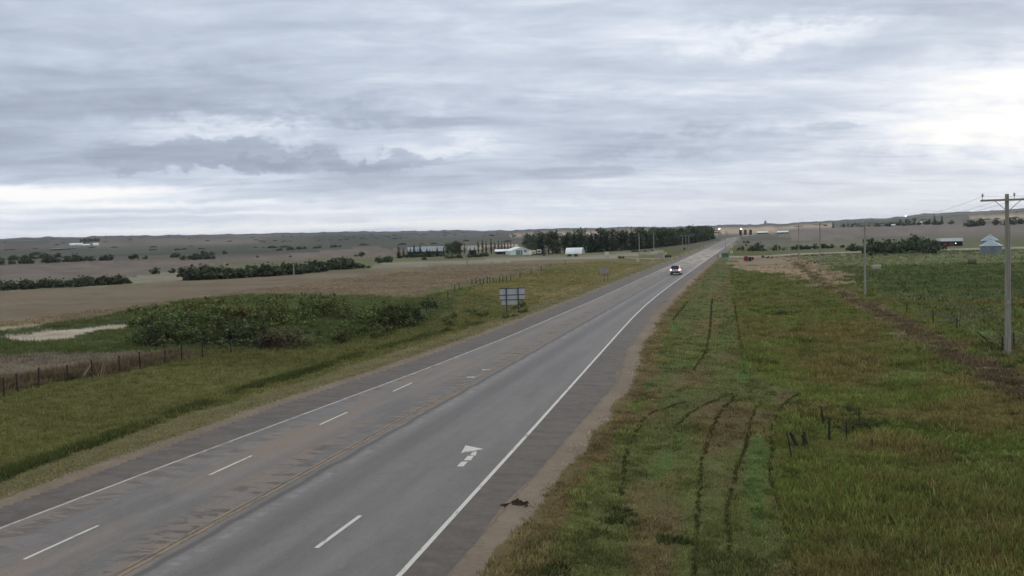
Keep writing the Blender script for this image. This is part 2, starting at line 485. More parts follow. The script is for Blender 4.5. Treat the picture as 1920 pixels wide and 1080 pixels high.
# swath edges left by the mower, right of the highway, and the uncut strip in the left ditch
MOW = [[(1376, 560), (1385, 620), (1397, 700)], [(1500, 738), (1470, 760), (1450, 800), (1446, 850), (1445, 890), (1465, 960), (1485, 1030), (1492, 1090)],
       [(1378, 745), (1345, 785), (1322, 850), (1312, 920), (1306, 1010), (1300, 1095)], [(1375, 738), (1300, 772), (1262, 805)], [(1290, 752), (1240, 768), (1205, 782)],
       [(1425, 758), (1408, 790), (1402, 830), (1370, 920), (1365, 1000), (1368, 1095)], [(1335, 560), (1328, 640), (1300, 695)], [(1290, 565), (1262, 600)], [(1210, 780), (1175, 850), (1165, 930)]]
def curve(P, n=8):
    """smooth line through the points"""
    P = np.asarray(P); Q = np.vstack([2 * P[0] - P[1], P, 2 * P[-1] - P[-2]]); out = []
    for i in range(1, len(Q) - 2):
        for t in np.linspace(0, 1, n, endpoint=False):
            out.append(0.5 * (2 * Q[i] + (Q[i + 1] - Q[i - 1]) * t + (2 * Q[i - 1] - 5 * Q[i] + 4 * Q[i + 1] - Q[i + 2]) * t * t + (3 * Q[i] - Q[i - 1] - 3 * Q[i + 1] + Q[i + 2]) * t ** 3))
    return np.array(out + [Q[-2]])
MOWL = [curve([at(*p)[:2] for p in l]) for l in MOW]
DITCH = np.array([at(*p)[:2] for p in [(-60, 918), (0, 893), (120, 852), (250, 805), (400, 753), (500, 718), (600, 690), (700, 658), (800, 631), (900, 606)]])
def seg_dist(L, x, y):
    d = np.full(x.shape, 1e9)
    for (ax, ay), (bx, by) in zip(L[:-1], L[1:]):
        vx, vy = bx - ax, by - ay
        t = np.clip(((x - ax) * vx + (y - ay) * vy) / (vx * vx + vy * vy), 0, 1)
        d = np.minimum(d, np.hypot(x - ax - t * vx, y - ay - t * vy))
    return d
MOWN_AREA = poly([(700, 1200), (960, 985), (1110, 815), (1190, 725), (1190, 660), (1240, 590), (1345, 490), (1365, 495), (1376, 560), (1397, 700), (1500, 735), (1450, 800), (1445, 890), (1465, 960), (1485, 1030), (1492, 1090), (1500, 1200)])
DRY_BANK = np.array([at(*p)[:2] for p in [(1490, 495), (1560, 540), (1640, 580), (1720, 625), (1790, 665), (1870, 705), (1960, 750)]])

def ground_color(x, y):
    x = np.asarray(x, float); y = np.asarray(y, float)
    r = np.hypot(x, y)
    n1 = fbm(x / 9.0, y / 9.0, 3, 4)[..., None]
    n2 = fbm(x / 2.2, y / 2.2, 41, 3)[..., None]
    c = np.array(G_OLIVE) * (1 - n1) * 1.0 + np.array(G_GREEN) * n1
    # distant quarter-section fields
    gx = np.floor((x + 0.12 * y) / 520.0 + 0.35 * vnoise(y / 900, y * 0, 4)); gy = np.floor((y - 0.1 * x) / 300.0)
    hsh = _hash(gx, gy, 12)
    pal = np.array([pc(84, 82, 78), pc(92, 86, 82), pc(76, 77, 70), pc(104, 97, 90), pc(82, 79, 78), pc(80, 81, 72), pc(94, 88, 84), pc(74, 75, 70)])
    far = pal[np.minimum((hsh * len(pal)).astype(int), len(pal) - 1)]
    fn = fbm(x / 150.0, y / 70.0, 21, 4)[..., None]
    far = far * (0.58 + 0.45 * fn)
    rid = smooth(3800, 5000, r)[..., None]
    far = far * (1 - 0.25 * rid)
    scrub = smooth(0.52, 0.62, fbm(x / 260.0, y / 90.0, 91, 4))[..., None] * smooth(900, 1600, r)[..., None]
    far = far * (1 - 0.6 * scrub) + np.array(pc(52, 56, 44)) * 0.6 * scrub
    leftp = ((x < road_lp(y) - 24) & (r > 60))[..., None]
    c = np.where(leftp, np.array(pc(86, 84, 66)) * (0.8 + 0.4 * n1), c)
    wf = smooth(330, 620, r)[..., None]
    c = c * (1 - wf) + far * wf
    # left verge
    dl = road_lp(y) - x; dr = x - road_rp(y)
    lv = ((dl > 0) & (dl < 20) & (r < 400))[..., None]
    c = np.where(lv, np.array(pc(74, 74, 46)) * (0.75 + 0.5 * n1), c)
    wob = (fbm(x / 3.0, y / 3.0, 55, 3) - 0.5)
    wob2 = (fbm(x / 3.0, y / 3.0, 56, 3) - 0.5)
    for P, col, w in RP:
        bb = inside(P, x + wob * w * 4, y + wob2 * w * 4)
        c[bb] = col * (0.72 + 0.56 * fbm(x[bb] / 14.0, y[bb] / 5.0, 60, 4)[..., None])
    # road-side strip on the left: dry and short
    e = dl + wob * 2.0
    dd = seg_dist(DITCH, x, y)
    ls = ((dl > 0) & (e < 4.6) & (r < 500))
    c[ls] = np.array(pc(86, 82, 60)) * (0.8 + 0.4 * n2[ls])
    # right side mown area
    mown = inside(MOWN_AREA, x + wob * 1.6, y + wob2 * 1.6) & (dr > 0)
    brown = smooth(0.50, 0.68, fbm(x / 1.3 + 9, y / 11.0, 63, 4))[..., None]
    green = smooth(0.60, 0.76, fbm(x / 1.2 + 30, y / 12.0, 64, 3))[..., None]
    cm = np.array(G_MOWN) * (1 - brown) + np.array(pc(80, 72, 51)) * brown
    cm = cm * (1 - green) + np.array(pc(67, 79, 46)) * green
    c[mown] = cm[mown] * (0.85 + 0.3 * n2[mown])
    edge = (dr > 0) & (dr + wob * 2.2 < 1.9) & (r < 400)
    c[edge] = np.array(pc(82, 73, 52)) * (0.7 + 0.5 * n2[edge])
    # unmown right-hand grass: olive, straw and green drifts
    um = (dr > 2.4) & ~mown & (r < 110) & (x > -8) & (y < 110)
    straw = smooth(0.50, 0.66, fbm(x / 6.0 + 3, y / 8.0, 66, 4))[..., None]
    dr2 = smooth(0.48, 0.62, fbm(x / 9.0 + 13, y / 12.0, 68, 4))[..., None]
    c = np.where(um[..., None], c * (1 - 0.6 * dr2) + np.array(pc(68, 76, 38)) * 0.6 * dr2, c)
    cu = c * (1 - 0.75 * straw) + np.array(pc(78, 70, 46)) * 0.75 * straw
    c[um] = cu[um]
    db = seg_dist(DRY_BANK, x, y)
    dm = ((db + wob * 3.0) < 1.1) & (r < 260) & (r > 20)
    c[dm] = np.array(pc(82, 75, 58)) * (0.6 + 0.8 * n2[dm])
    # bare gravel shoulders
    gs = ((dl > -0.5) & (dl + wob * 0.7 < 0.7)) | ((dr > -0.5) & (dr + wob * 0.9 < 0.95))
    gs &= r < 900
    c[gs] = np.array(pc(104, 94, 85)) * (0.85 + 0.3 * n2[gs])
    return np.clip(c, 0.004, 0.75)

# ------------------------------------------------------------------ ground
def make_ground():
    a_in = np.linspace(-57, 33, 740)
    a_out = np.linspace(33, 303, 84)[1:-1]
    A = np.radians(np.concatenate([a_in, a_out]))
    Dy = np.linspace(1 / 11.0, 1 / 3000.0, 400)
    Rr = np.concatenate([[0.01, 1.5, 3.5, 6, 8.5], 1 / Dy, np.linspace(3050, 5800, 70), [6200, 6700, 7500]])
    aa, rr = np.meshgrid(A, Rr)
    X = rr * np.sin(aa); Y = rr * np.cos(aa)
    Z = terrain(X, Y)
    nR, nA = X.shape
    idx = np.arange(nR * nA).reshape(nR, nA)
    nx = np.roll(idx, -1, axis=1)
    Fq = np.stack([idx[:-1], nx[:-1], nx[1:], idx[1:]], -1).reshape(-1, 4)[:, ::-1]
    cols = ground_color(X.ravel(), Y.ravel())
    m = bpy.data.materials.new('ground_soil_and_grass'); m.use_nodes = True
    T = NT(m.node_tree)
    tint = T.n('ShaderNodeAttribute', attribute_name='tint').outputs['Color']
    pos = T.n('ShaderNodeNewGeometry').outputs['Position']
    fine = T.noise(pos, 5.0, 6, 0.7)
    mid = T.noise(T.scale3(pos, (1, 1, 0.2)), 0.6, 5, 0.65)
    far_ = T.noise(T.scale3(pos, (0.02, 0.05, 0)), 1.0, 6, 0.65)
    k = T.math('ADD', 0.30, T.math('MULTIPLY', fine, 0.55))
    k = T.math('ADD', k, T.math('MULTIPLY', mid, 0.55))
    k = T.math('ADD', k, T.math('MULTIPLY', far_, 0.3))
    kk = T.n('ShaderNodeCombineColor'); [T.put(kk.inputs[i], k) for i in range(3)]
    c = T.mix(1.0, tint, kk.outputs[0], 'MULTIPLY')
    p = T.n('ShaderNodeBsdfPrincipled'); T.put(p.inputs['Base Color'], c)
    p.inputs['Roughness'].default_value = 0.95; p.inputs['Specular IOR Level'].default_value = 0.05
    b = T.n('ShaderNodeBump'); b.inputs['Strength'].default_value = 0.6; b.inputs['Distance'].default_value = 0.12
    T.put(b.inputs['Height'], T.math('ADD', fine, mid)); T.t.links.new(b.outputs[0], p.inputs['Normal'])
    o = T.n('ShaderNodeOutputMaterial'); T.t.links.new(p.outputs[0], o.inputs[0])
    me = raw_mesh('ground', np.stack([X, Y, Z], -1).reshape(-1, 3), Fq, m, cols, True)
    return tag(link('ground', me), 'rolling prairie ground with verges, pasture and stubble fields', kind='structure')
make_ground()

# ------------------------------------------------------------------ highway
def road_z(x, y):
    """pavement height: smooth, without the verge undulation, with a slight crown"""
    base = float(terrain(float(road_c(y)), y)) + 0.10
    return base - 0.012 * abs(x - float(road_c(y)))

def asphalt(name, kind):
    m = bpy.data.materials.new(name); m.use_nodes = True
    T = NT(m.node_tree)
    pos = T.n('ShaderNodeNewGeometry').outputs['Position']
    s = T.n('ShaderNodeSeparateXYZ'); T.put(s.inputs[0], pos); x, y, _ = s.outputs
    grain = T.noise(pos, 16.0, 5, 0.85)
    blot = T.noise(T.scale3(pos, (0.55, 0.10, 1)), 1.0, 6, 0.62)
    streak = T.noise(T.scale3(pos, (2.4, 0.05, 1)), 1.0, 4, 0.6)
    cross = T.noise(T.scale3(pos, (0.55, 1.5, 1)), 1.0, 7, 0.68, 0.5)     # cracks and tar that run across
    c = T.ramp(blot, [(0.30, pc(86, 83, 83)), (0.70, pc(100, 97, 98))])
    if kind == 'lane':
        # the left carriageway is browner, wheel tracks are polished
        brown = T.math('SUBTRACT', 1.0, T.step(x, -17.2, -14.5))
        c = T.mix(T.math('MULTIPLY', brown, T.step(blot, 0.35, 0.65)), c, pc(106, 95, 88))
        for cx in (-20.6, -18.4, -14.9, -13.1, -10.9):
            c = T.mix(T.math('MULTIPLY', T.band(x, cx, 0.25, 0.5), T.math('MULTIPLY', streak, 0.55)), c, pc(106, 103, 105))
        c = T.mix(T.math('MULTIPLY', T.band(x, -14.0, 0.25, 0.6), T.math('MULTIPLY', streak, 0.7)), c, pc(80, 77, 78))
        # dark tar-sealed patches beside the centre line and on the left outer lane
        p1 = T.math('MULTIPLY', T.band(x, -16.7, 0.35, 0.9), T.step(cross, 0.505, 0.545))
        c = T.mix(T.math('MULTIPLY', p1, T.math('MULTIPLY', T.step(blot, 0.3, 0.6), 0.8)), c, pc(70, 66, 65))
        p2 = T.math('MULTIPLY', T.band(x, -21.2, 0.5, 0.9), T.step(cross, 0.485, 0.525))
        c = T.mix(T.math('MULTIPLY', p2, T.math('MULTIPLY', T.step(blot, 0.3, 0.6), 0.75)), c, pc(74, 69, 67))
        wig = T.math('ADD', x, T.math('MULTIPLY', T.math('SUBTRACT', T.noise(T.scale3(pos, (0.0, 0.5, 0)), 1.0, 4, 0.6), 0.5), 0.5))
        c = T.mix(T.math('MULTIPLY', T.band(wig, -15.45, 0.05, 0.16), 0.65), c, pc(66, 63, 63))
        c = T.mix(T.math('MULTIPLY', T.band(wig, -15.0, 0.06, 0.2), T.math('MULTIPLY', T.step(cross, 0.45, 0.6), 0.5)), c, pc(118, 116, 118))
        vor = T.n('ShaderNodeTexVoronoi', feature='DISTANCE_TO_EDGE'); vor.inputs['Scale'].default_value = 0.22
        nv = T.n('ShaderNodeTexNoise'); T.put(nv.inputs['Vector'], pos); nv.inputs['Scale'].default_value = 0.9; nv.inputs['Detail'].default_value = 5
        T.put(vor.inputs['Vector'], T.vmath('ADD', T.scale3(pos, (1.3, 0.6, 0)), T.scale3(nv.outputs['Color'], (1.2, 1.2, 0))))
        crack = T.math('SUBTRACT', 1.0, T.step(vor.outputs['Distance'], 0.003, 0.016))
        c = T.mix(T.math('MULTIPLY', crack, 0.13), c, pc(70, 66, 65))
        oil = T.math('MULTIPLY', T.math('ADD', T.band(x, -13.9, 0.2, 0.5), T.band(x, -18.0, 0.2, 0.5)), T.step(T.noise(T.scale3(pos, (0.8, 0.03, 0)), 1.0, 5, 0.6), 0.35, 0.7))
        c = T.mix(T.math('MULTIPLY', oil, 0.4), c, pc(84, 80, 79))
        # gravel dust carried on by traffic from the side road
        dust = T.math('MULTIPLY', T.band(y, 300.0, 30.0, 110.0), T.step(blot, 0.25, 0.7))
        c = T.mix(T.math('MULTIPLY', dust, 0.75), c, pc(150, 138, 130))
    else:
        c = T.mix(T.step(cross, 0.36, 0.66), pc(72, 67, 65), pc(86, 79, 75))
        c = T.mix(T.math('MULTIPLY', T.step(T.noise(pos, 2.2, 6, 0.7), 0.45, 0.65), 0.3), c, pc(98, 89, 83))
        c = T.mix(T.math('MULTIPLY', streak, 0.3), c, pc(74, 70, 70))
    g = T.math('ADD', 0.38, T.math('ADD', T.math('MULTIPLY', grain, 1.0), T.math('MULTIPLY', T.noise(T.scale3(pos, (1, 0.45, 1)), 2.6, 5, 0.7), 0.26)))
    gc = T.n('ShaderNodeCombineColor'); [T.put(gc.inputs[i], g) for i in range(3)]
    c = T.mix(1.0, c, gc.outputs[0], 'MULTIPLY')
    p = T.n('ShaderNodeBsdfPrincipled'); T.put(p.inputs['Base Color'], c)
    T.put(p.inputs['Roughness'], T.math('ADD', 0.55, T.math('MULTIPLY', blot, 0.25)))
    p.inputs['Specular IOR Level'].default_value = 0.12
    b = T.n('ShaderNodeBump'); b.inputs['Strength'].default_value = 0.35; b.inputs['Distance'].default_value = 0.01
    T.put(b.inputs['Height'], grain); T.t.links.new(b.outputs[0], p.inputs['Normal'])
    o = T.n('ShaderNodeOutputMaterial'); T.t.links.new(p.outputs[0], o.inputs[0])
    return m
M_LANE, M_SHOULDER = asphalt('weathered_asphalt', 'lane'), asphalt('shoulder_asphalt', 'shoulder')

RY = np.concatenate([np.arange(-60, 200, 2.0), np.arange(200, 800, 8.0), np.arange(800, 1710, 20.0)])
def strip(name, fa, fb, lift, material, parent=None, n=2, ys=RY):
    V, Fc = [], []
    for y in ys:
        xa, xb = float(fa(y)), float(fb(y))
        for k in range(n + 1):
            x = xa + (xb - xa) * k / n
            V.append((x, y, road_z(x, y) + lift))
    for i in range(len(ys) - 1):
        for k in range(n):
            a = i * (n + 1) + k
            Fc.append((a, a + 1, a + n + 2, a + n + 1))
    return link(name, raw_mesh(name, V, Fc, material, None, True), parent)
_wl = lambda y: float(vnoise(y * 0.35, 0.0, 5) - 0.5) * 0.35
_wr = lambda y: float(vnoise(y * 0.35, 9.0, 6) - 0.5) * 0.6 + float(vnoise(y * 0.11, 3.0, 16) - 0.5) * 0.5
road = strip('road', lambda y: road_ll(y) - 0.05, lambda y: road_rl(y) + 0.05, 0.0, M_LANE, n=4)
tag(road, 'grey four-lane highway narrowing to two lanes, running to the horizon', kind='structure')
strip('shoulder', lambda y: road_lp(y) + _wl(y), lambda y: road_ll(y) - 0.05, 0.0, M_SHOULDER, road)
strip('shoulder', lambda y: road_rl(y) + 0.05, lambda y: road_rp(y) + _wr(y), 0.0, M_SHOULDER, road)

def paint(name, color, wear, under):
    m = bpy.data.materials.new(name); m.use_nodes = True
    T = NT(m.node_tree)
    pos = T.n('ShaderNodeNewGeometry').outputs['Position']
    n = T.noise(T.scale3(pos, (3.0, 0.8, 1)), 1.6, 7, 0.72)
    c = T.mix(T.step(n, wear, wear + 0.16), color, under)
    p = T.n('ShaderNodeBsdfPrincipled'); T.put(p.inputs['Base Color'], c)
    p.inputs['Roughness'].default_value = 0.6; p.inputs['Specular IOR Level'].default_value = 0.25
    o = T.n('ShaderNodeOutputMaterial'); T.t.links.new(p.outputs[0], o.inputs[0])
    return m
M_WHITE = paint('white_road_paint', pc(164, 161, 157), 0.53, pc(112, 109, 106))
M_WORN = paint('worn_white_road_paint', pc(146, 144, 144), 0.47, pc(108, 105, 105))
M_YELLOW = paint('worn_yellow_road_paint', pc(120, 102, 80), 0.44, pc(86, 80, 77))
strip('edge_line', lambda y: road_ll(y) - 0.07, lambda y: road_ll(y) + 0.07, 0.006, M_WORN, road, 1)
strip('edge_line', lambda y: road_rl(y) - 0.075, lambda y: road_rl(y) + 0.075, 0.006, M_WHITE, road, 1)
YC = np.arange(-60, 100, 2.0)
strip('centre_line', lambda y: road_c(y) - 0.16, lambda y: road_c(y) - 0.06, 0.006, M_YELLOW, road, 1, YC)
strip('centre_line', lambda y: road_c(y) + 0.06, lambda y: road_c(y) + 0.16, 0.006, M_YELLOW, road, 1, YC)
for k in range(-3, 4):                       # dashes of 3 m every 9 m
    y0 = 20.8 + 9 * k
    if y0 < 56:
        strip('lane_dash', lambda y: -19.55, lambda y: -19.43, 0.006, M_WHITE, road, 1, np.linspace(y0, y0 + 3, 4))
for y0 in (-3.9, 5.1, 14.1, 23.1):
    strip('lane_dash', lambda y: -11.93, lambda y: -11.79, 0.006, M_WHITE, road, 1, np.linspace(y0, y0 + 3, 4))
for x0, y0 in ((-16.75, 52.6), (-16.7, 55.6)):
    strip('lane_dash', lambda y: x0, lambda y: x0 + 0.5, 0.006, M_WORN, road, 1, np.linspace(y0, y0 + 0.5, 2))

def pave_at(px, py):
    d = _cr @ np.array([(px - 960) / FOCAL_PX, -(py - 540) / FOCAL_PX, -1.0])
    t = (-0.06 - CAM_H) / d[2]
    return t * d[0], t * d[1]
def paint_patch(name, quads, material):
    V, Fc = [], []
    for q in quads:
        b = len(V)
        for p in q:
            x, y = pave_at(*p); V.append((x, y, road_z(x, y) + 0.007))
        Fc.append(tuple(range(b, len(V))))
    me = bpy.data.meshes.new(name); me.from_pydata(V, [], Fc); me.materials.append(material)
    return link(name, me, road)
paint_patch('merge_arrow', [[(873, 835.5), (907, 842), (864.5, 850)], [(856.5, 874.6), (868.6, 874.6), (877.5, 865.3), (865.5, 866)],
                            [(869.4, 863.3), (883, 863), (888.5, 854.6), (877, 855)], [(882, 853.6), (892, 854.4), (894.6, 846.2), (885.7, 847.2)]], M_WHITE)

# gravel side roads at the junction
M_GRAVEL = mat('pale_gravel', pc(118, 112, 100), 0.9, var=0.15, scale=0.6)
def lane_mesh(name, pts, w, lift, material, label):
    P = [Vector((x, y)) for x, y in pts]; dense = []
    for a, b in zip(P[:-1], P[1:]):
        n = max(1, int((b - a).length / 4)); dense += [a.lerp(b, i / n) for i in range(n)]
    dense.append(P[-1]); V, Fc = [], []
    for i, p in enumerate(dense):
        t = (dense[min(i + 1, len(dense) - 1)] - dense[max(i - 1, 0)]).normalized(); nrm = Vector((-t.y, t.x))
        zc = max(ground_z(p.x, p.y), ground_z(*(p + nrm * w / 2)), ground_z(*(p - nrm * w / 2))) + lift
        for k in (-1.25, -1, 0, 1, 1.25):
            q = p + nrm * (w / 2 * k); V.append((q.x, q.y, zc - (0.5 if abs(k) > 1.1 else 0.0) + (0.03 if k == 0 else 0)))
        if i:
            for k in range(4):
                a = (i - 1) * 5 + k; Fc.append((a, a + 1, a + 6, a + 5))
    return tag(link(name, raw_mesh(name, V, Fc, material, None, True)), label, kind='structure')
lane_mesh('gravel_road', [(-10.5, 287), (0, 288), (30, 294), (60, 303), (95, 314), (140, 326)], 7.0, 0.30, M_GRAVEL, 'pale gravel side road joining the highway from the right')
lane_mesh('gravel_road', [(-22.5, 296), (-34, 297), (-60, 292), (-110, 284)], 4.0, 0.04, M_GRAVEL, 'gravel side road leaving the highway to the left')

# ------------------------------------------------------------------ grass (one mesh per stretch)
M_GRASS = grass_mat('grass_blades', 0.3)
def tuft_proto(kind, seed):
    g = np.random.default_rng(seed); V, Fc, sh = [], [], []
    n, h, spread, w, lean = {'short': (7, 0.065, 0.17, 0.020, 0.06), 'mid': (8, 0.11, 0.18, 0.022, 0.09), 'tall': (9, 0.20, 0.20, 0.022, 0.13),
                             'weed': (9, 0.17, 0.18, 0.060, 0.16), 'crop': (11, 0.40, 0.24, 0.022, 0.26), 'ridge': (8, 0.13, 0.06, 0.022, 0.05)}[kind]  # ridge tufts carry the shade painted along the swath edges
    for k in range(n):
        a = g.uniform(0, 6.283); rr = spread * math.sqrt(g.uniform()); bx, by = rr * math.cos(a), rr * math.sin(a)
        hh = h * g.uniform(0.5, 1.2); ll = lean * g.uniform(0.2, 1.3); la = a + g.uniform(-0.8, 0.8); wa = g.uniform(0, 3.14)
        ux, uy = math.cos(wa) * w, math.sin(wa) * w; b = len(V)
        V += [(bx - ux, by - uy, -0.03), (bx + ux, by + uy, -0.03), (bx + ll * math.cos(la), by + ll * math.sin(la), hh)]
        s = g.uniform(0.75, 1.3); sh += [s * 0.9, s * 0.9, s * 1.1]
        Fc += [(b, b + 1, b + 2)]
    return np.array(V, np.float32), np.array(Fc, np.int32), np.array(sh, np.float32)
PROTO = {k: [tuft_proto(k, 10 * i + j) for j in range(5)] for i, k in enumerate(('short', 'mid', 'tall', 'weed', 'crop', 'ridge'))}
def grass_object(name, label, X, Y, kinds, scl, tint, parent=None):
    """X, Y positions; kinds string array; scl; tint (n,3)"""
    Vs, Fs, Cs, base = [], [], [], 0
    Z = terrain(X, Y)
    for kd in PROTO:
        for j in range(5):
            sel = np.nonzero((kinds == kd) & ((np.arange(len(X)) % 5) == j))[0]
            if not len(sel): continue
            V, Fc, sh = PROTO[kd][j]
            a = rng.uniform(0, 6.283, len(sel)); s = scl[sel]
            ca, sa = np.cos(a) * s, np.sin(a) * s
            P = np.empty((len(sel), len(V), 3), np.float32)
            P[:, :, 0] = X[sel, None] + ca[:, None] * V[None, :, 0] - sa[:, None] * V[None, :, 1]
            P[:, :, 1] = Y[sel, None] + sa[:, None] * V[None, :, 0] + ca[:, None] * V[None, :, 1]
            P[:, :, 2] = Z[sel, None] + (s * rng.uniform(0.8, 1.2, len(sel)))[:, None] * V[None, :, 2]
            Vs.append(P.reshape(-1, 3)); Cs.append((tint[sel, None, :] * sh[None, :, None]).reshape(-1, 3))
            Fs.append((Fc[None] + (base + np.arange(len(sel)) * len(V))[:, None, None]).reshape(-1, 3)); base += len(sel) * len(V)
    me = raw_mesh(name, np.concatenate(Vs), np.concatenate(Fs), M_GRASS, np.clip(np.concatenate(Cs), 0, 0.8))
    return tag(link(name, me), label, 'grass', kind='stuff')
def scatter(n, rmin, rmax, amin, amax, power):
    """points with density falling as r**-power"""
    u = rng.uniform(0, 1, n); q = 2 - power
    r = (rmin ** q + u * (rmax ** q - rmin ** q)) ** (1 / q) if abs(q) > 1e-3 else rmin * (rmax / rmin) ** u
    a = np.radians(rng.uniform(amin, amax, n))
    return r * np.sin(a), r * np.cos(a)

# right of the highway
X, Y = scatter(200000, 11.5, 230, -22, 32, 1.75)
keep = (np.degrees(np.arctan2(X, Y)) < 19) | (rng.uniform(size=len(X)) < 0.55)
X, Y = X[keep], Y[keep]
dr = X - road_rp(Y)
keep = (dr > 0.5 + 0.5 * vnoise(X, Y, 3)) & ~((dr < 1.3) & (rng.uniform(size=len(X)) > 0.35))
keep &= ~((Y > 281) & (Y < 335))
X, Y, dr = X[keep], Y[keep], dr[keep]
R_ = np.hypot(X, Y)
mown = inside(MOWN_AREA, X, Y)
mowd = np.min([seg_dist(l, X, Y) for l in MOWL], axis=0)
col = ground_color(X, Y) * rng.uniform(0.75, 1.9, (len(X), 1)) * np.where(mown, 1.22, 1.38)[:, None] * (0.7 + 0.6 * fbm(X / 1.2, Y / 1.2, 79, 2))[:, None]
kinds = np.where(mown, 'short', np.where(rng.uniform(size=len(X)) < 0.35, 'tall', 'mid')).astype(object)
clump = mown & (fbm(X / 0.7, Y / 0.9, 72, 3) > 0.56)
kinds[clump] = 'mid'
col[mown] *= (0.55 + 0.95 * fbm(X / 0.35, Y / 0.35, 73, 2))[mown][:, None]
col[clump] *= 0.8
stalk = ~mown & (rng.uniform(size=len(X)) < 0.035)
kinds[stalk] = 'crop'; col[stalk] = np.array(pc(96, 84, 58)) * rng.uniform(0.6, 1.3, (int(stalk.sum()), 1))
weed = (fbm(X / 4.0, Y / 4.0, 74, 3) > 0.60) & ~mown
kinds[weed & (rng.uniform(size=len(X)) < 0.6)] = 'weed'
col[weed] *= np.array([0.85, 0.92, 0.9])
sc = np.where(kinds == 'crop', 0.75, 1.0) * rng.uniform(0.6, 1.5, len(X)) * (0.45 + 0.95 * fbm(X / 3, Y / 3, 75, 3)) * np.where(R_ > 60, 1.25, 1.0)
edge = dr < 2.6
kinds[edge] = 'mid'; sc[edge] *= 0.9
dark = np.zeros(len(X), bool)
for px, py, rad in ((1165, 962, 0.42), (1140, 978, 0.3), (1185, 985, 0.22), (1085, 950, 0.22), (1258, 1012, 0.3), (1120, 1000, 0.18), (1040, 1075, 0.3), (1465, 588, 1.6), (1860, 650, 1.5), (1600, 795, 1.2)):
    p = at(px, py); dark |= np.hypot(X - p.x, (Y - p.y) * 0.8) < rad * (0.3 + 1.4 * fbm(X * 2.5, Y * 2.5, 8, 3))
dark &= rng.uniform(size=len(X)) < 0.6
kinds[dark] = 'weed'; sc[dark] *= 0.8; col[dark] = np.array(pc(60, 66, 42)) * rng.uniform(0.5, 1.6, (int(dark.sum()), 1))
grass_object('verge_grass', 'rough olive grass and mown swaths right of the highway', X, Y, kinds, sc, col)
# tufts coloured dark: shade of the gaps along the swath edges, painted in
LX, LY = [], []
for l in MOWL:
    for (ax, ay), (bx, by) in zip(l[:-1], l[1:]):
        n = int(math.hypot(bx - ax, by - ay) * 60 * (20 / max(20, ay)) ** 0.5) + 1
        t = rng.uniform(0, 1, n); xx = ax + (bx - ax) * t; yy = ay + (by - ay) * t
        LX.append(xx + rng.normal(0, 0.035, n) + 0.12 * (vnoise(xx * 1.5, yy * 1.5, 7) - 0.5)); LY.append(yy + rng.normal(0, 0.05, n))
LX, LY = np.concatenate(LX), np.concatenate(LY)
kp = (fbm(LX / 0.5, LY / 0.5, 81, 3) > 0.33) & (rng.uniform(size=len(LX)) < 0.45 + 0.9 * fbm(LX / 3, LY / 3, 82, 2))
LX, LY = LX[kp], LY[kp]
grass_object('swath_shade_grass', 'dark-coloured grass tufts painting the shaded gaps between the mown strips', LX, LY, np.full(len(LX), 'ridge', object), rng.uniform(0.3, 0.65, len(LX)) * (0.8 + LY * 0.006),
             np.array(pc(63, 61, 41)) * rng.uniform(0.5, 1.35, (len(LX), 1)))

# left of the highway
X, Y = scatter(110000, 22, 260, -55, -6, 1.6)
dl = road_lp(Y) - X
R_ = np.hypot(X, Y)
keep = (dl > 0.25 + 0.4 * vnoise(X, Y, 13)) & (dl < 62) & ~((Y > 288) & (Y < 305))
brown_f = RP[9][0]; crop_f = RP[14][0]; mud1, mud2 = RP[17][0], RP[18][0]
inb = inside(brown_f, X, Y)
keep &= ~inb | ((rng.uniform(size=len(X)) < 0.12) & (fbm(X / 12, Y / 12, 5, 3) > 0.55))
keep &= ~(inside(mud1, X, Y) | inside(mud2, X, Y)) | (rng.uniform(size=len(X)) < 0.10)
X, Y, dl, R_ = X[keep], Y[keep], dl[keep], R_[keep]
col = ground_color(X, Y) * rng.uniform(1.05, 2.1, (len(X), 1))
kinds = np.where(dl < 4.5, 'short', np.where(rng.uniform(size=len(X)) < 0.4, 'tall', 'mid')).astype(object)
sc = rng.uniform(0.8, 1.4, len(X)) * np.where(R_ > 70, 1.35, 1.0)
crop = inside(crop_f, X, Y); kinds[crop] = np.where(rng.uniform(size=int(crop.sum())) < .5, 'crop', 'mid'); col[crop] = col[crop] * np.array([0.95, 0.92, 0.92])
grass_object('meadow_grass', 'green meadow grass between the highway and the left fence', X, Y, kinds, sc, col)
n = 9000
t = rng.uniform(0, len(DITCH) - 1.001, n) ; i0 = t.astype(int); fr = (t - i0)[:, None]
P = DITCH[i0] * (1 - fr) + DITCH[i0 + 1] * fr + rng.normal(0, 0.33, (n, 2))
kp = fbm(P[:, 0] / 1.6, P[:, 1] / 1.6, 85, 3) > 0.44
P = P[kp]
grass_object('ditch_grass', 'dark lush strip of uncut grass along the left ditch', P[:, 0], P[:, 1], np.full(len(P), 'tall', object), rng.uniform(0.8, 1.4, len(P)),
             np.array(pc(62, 68, 40)) * rng.uniform(0.6, 1.7, (len(P), 1)))
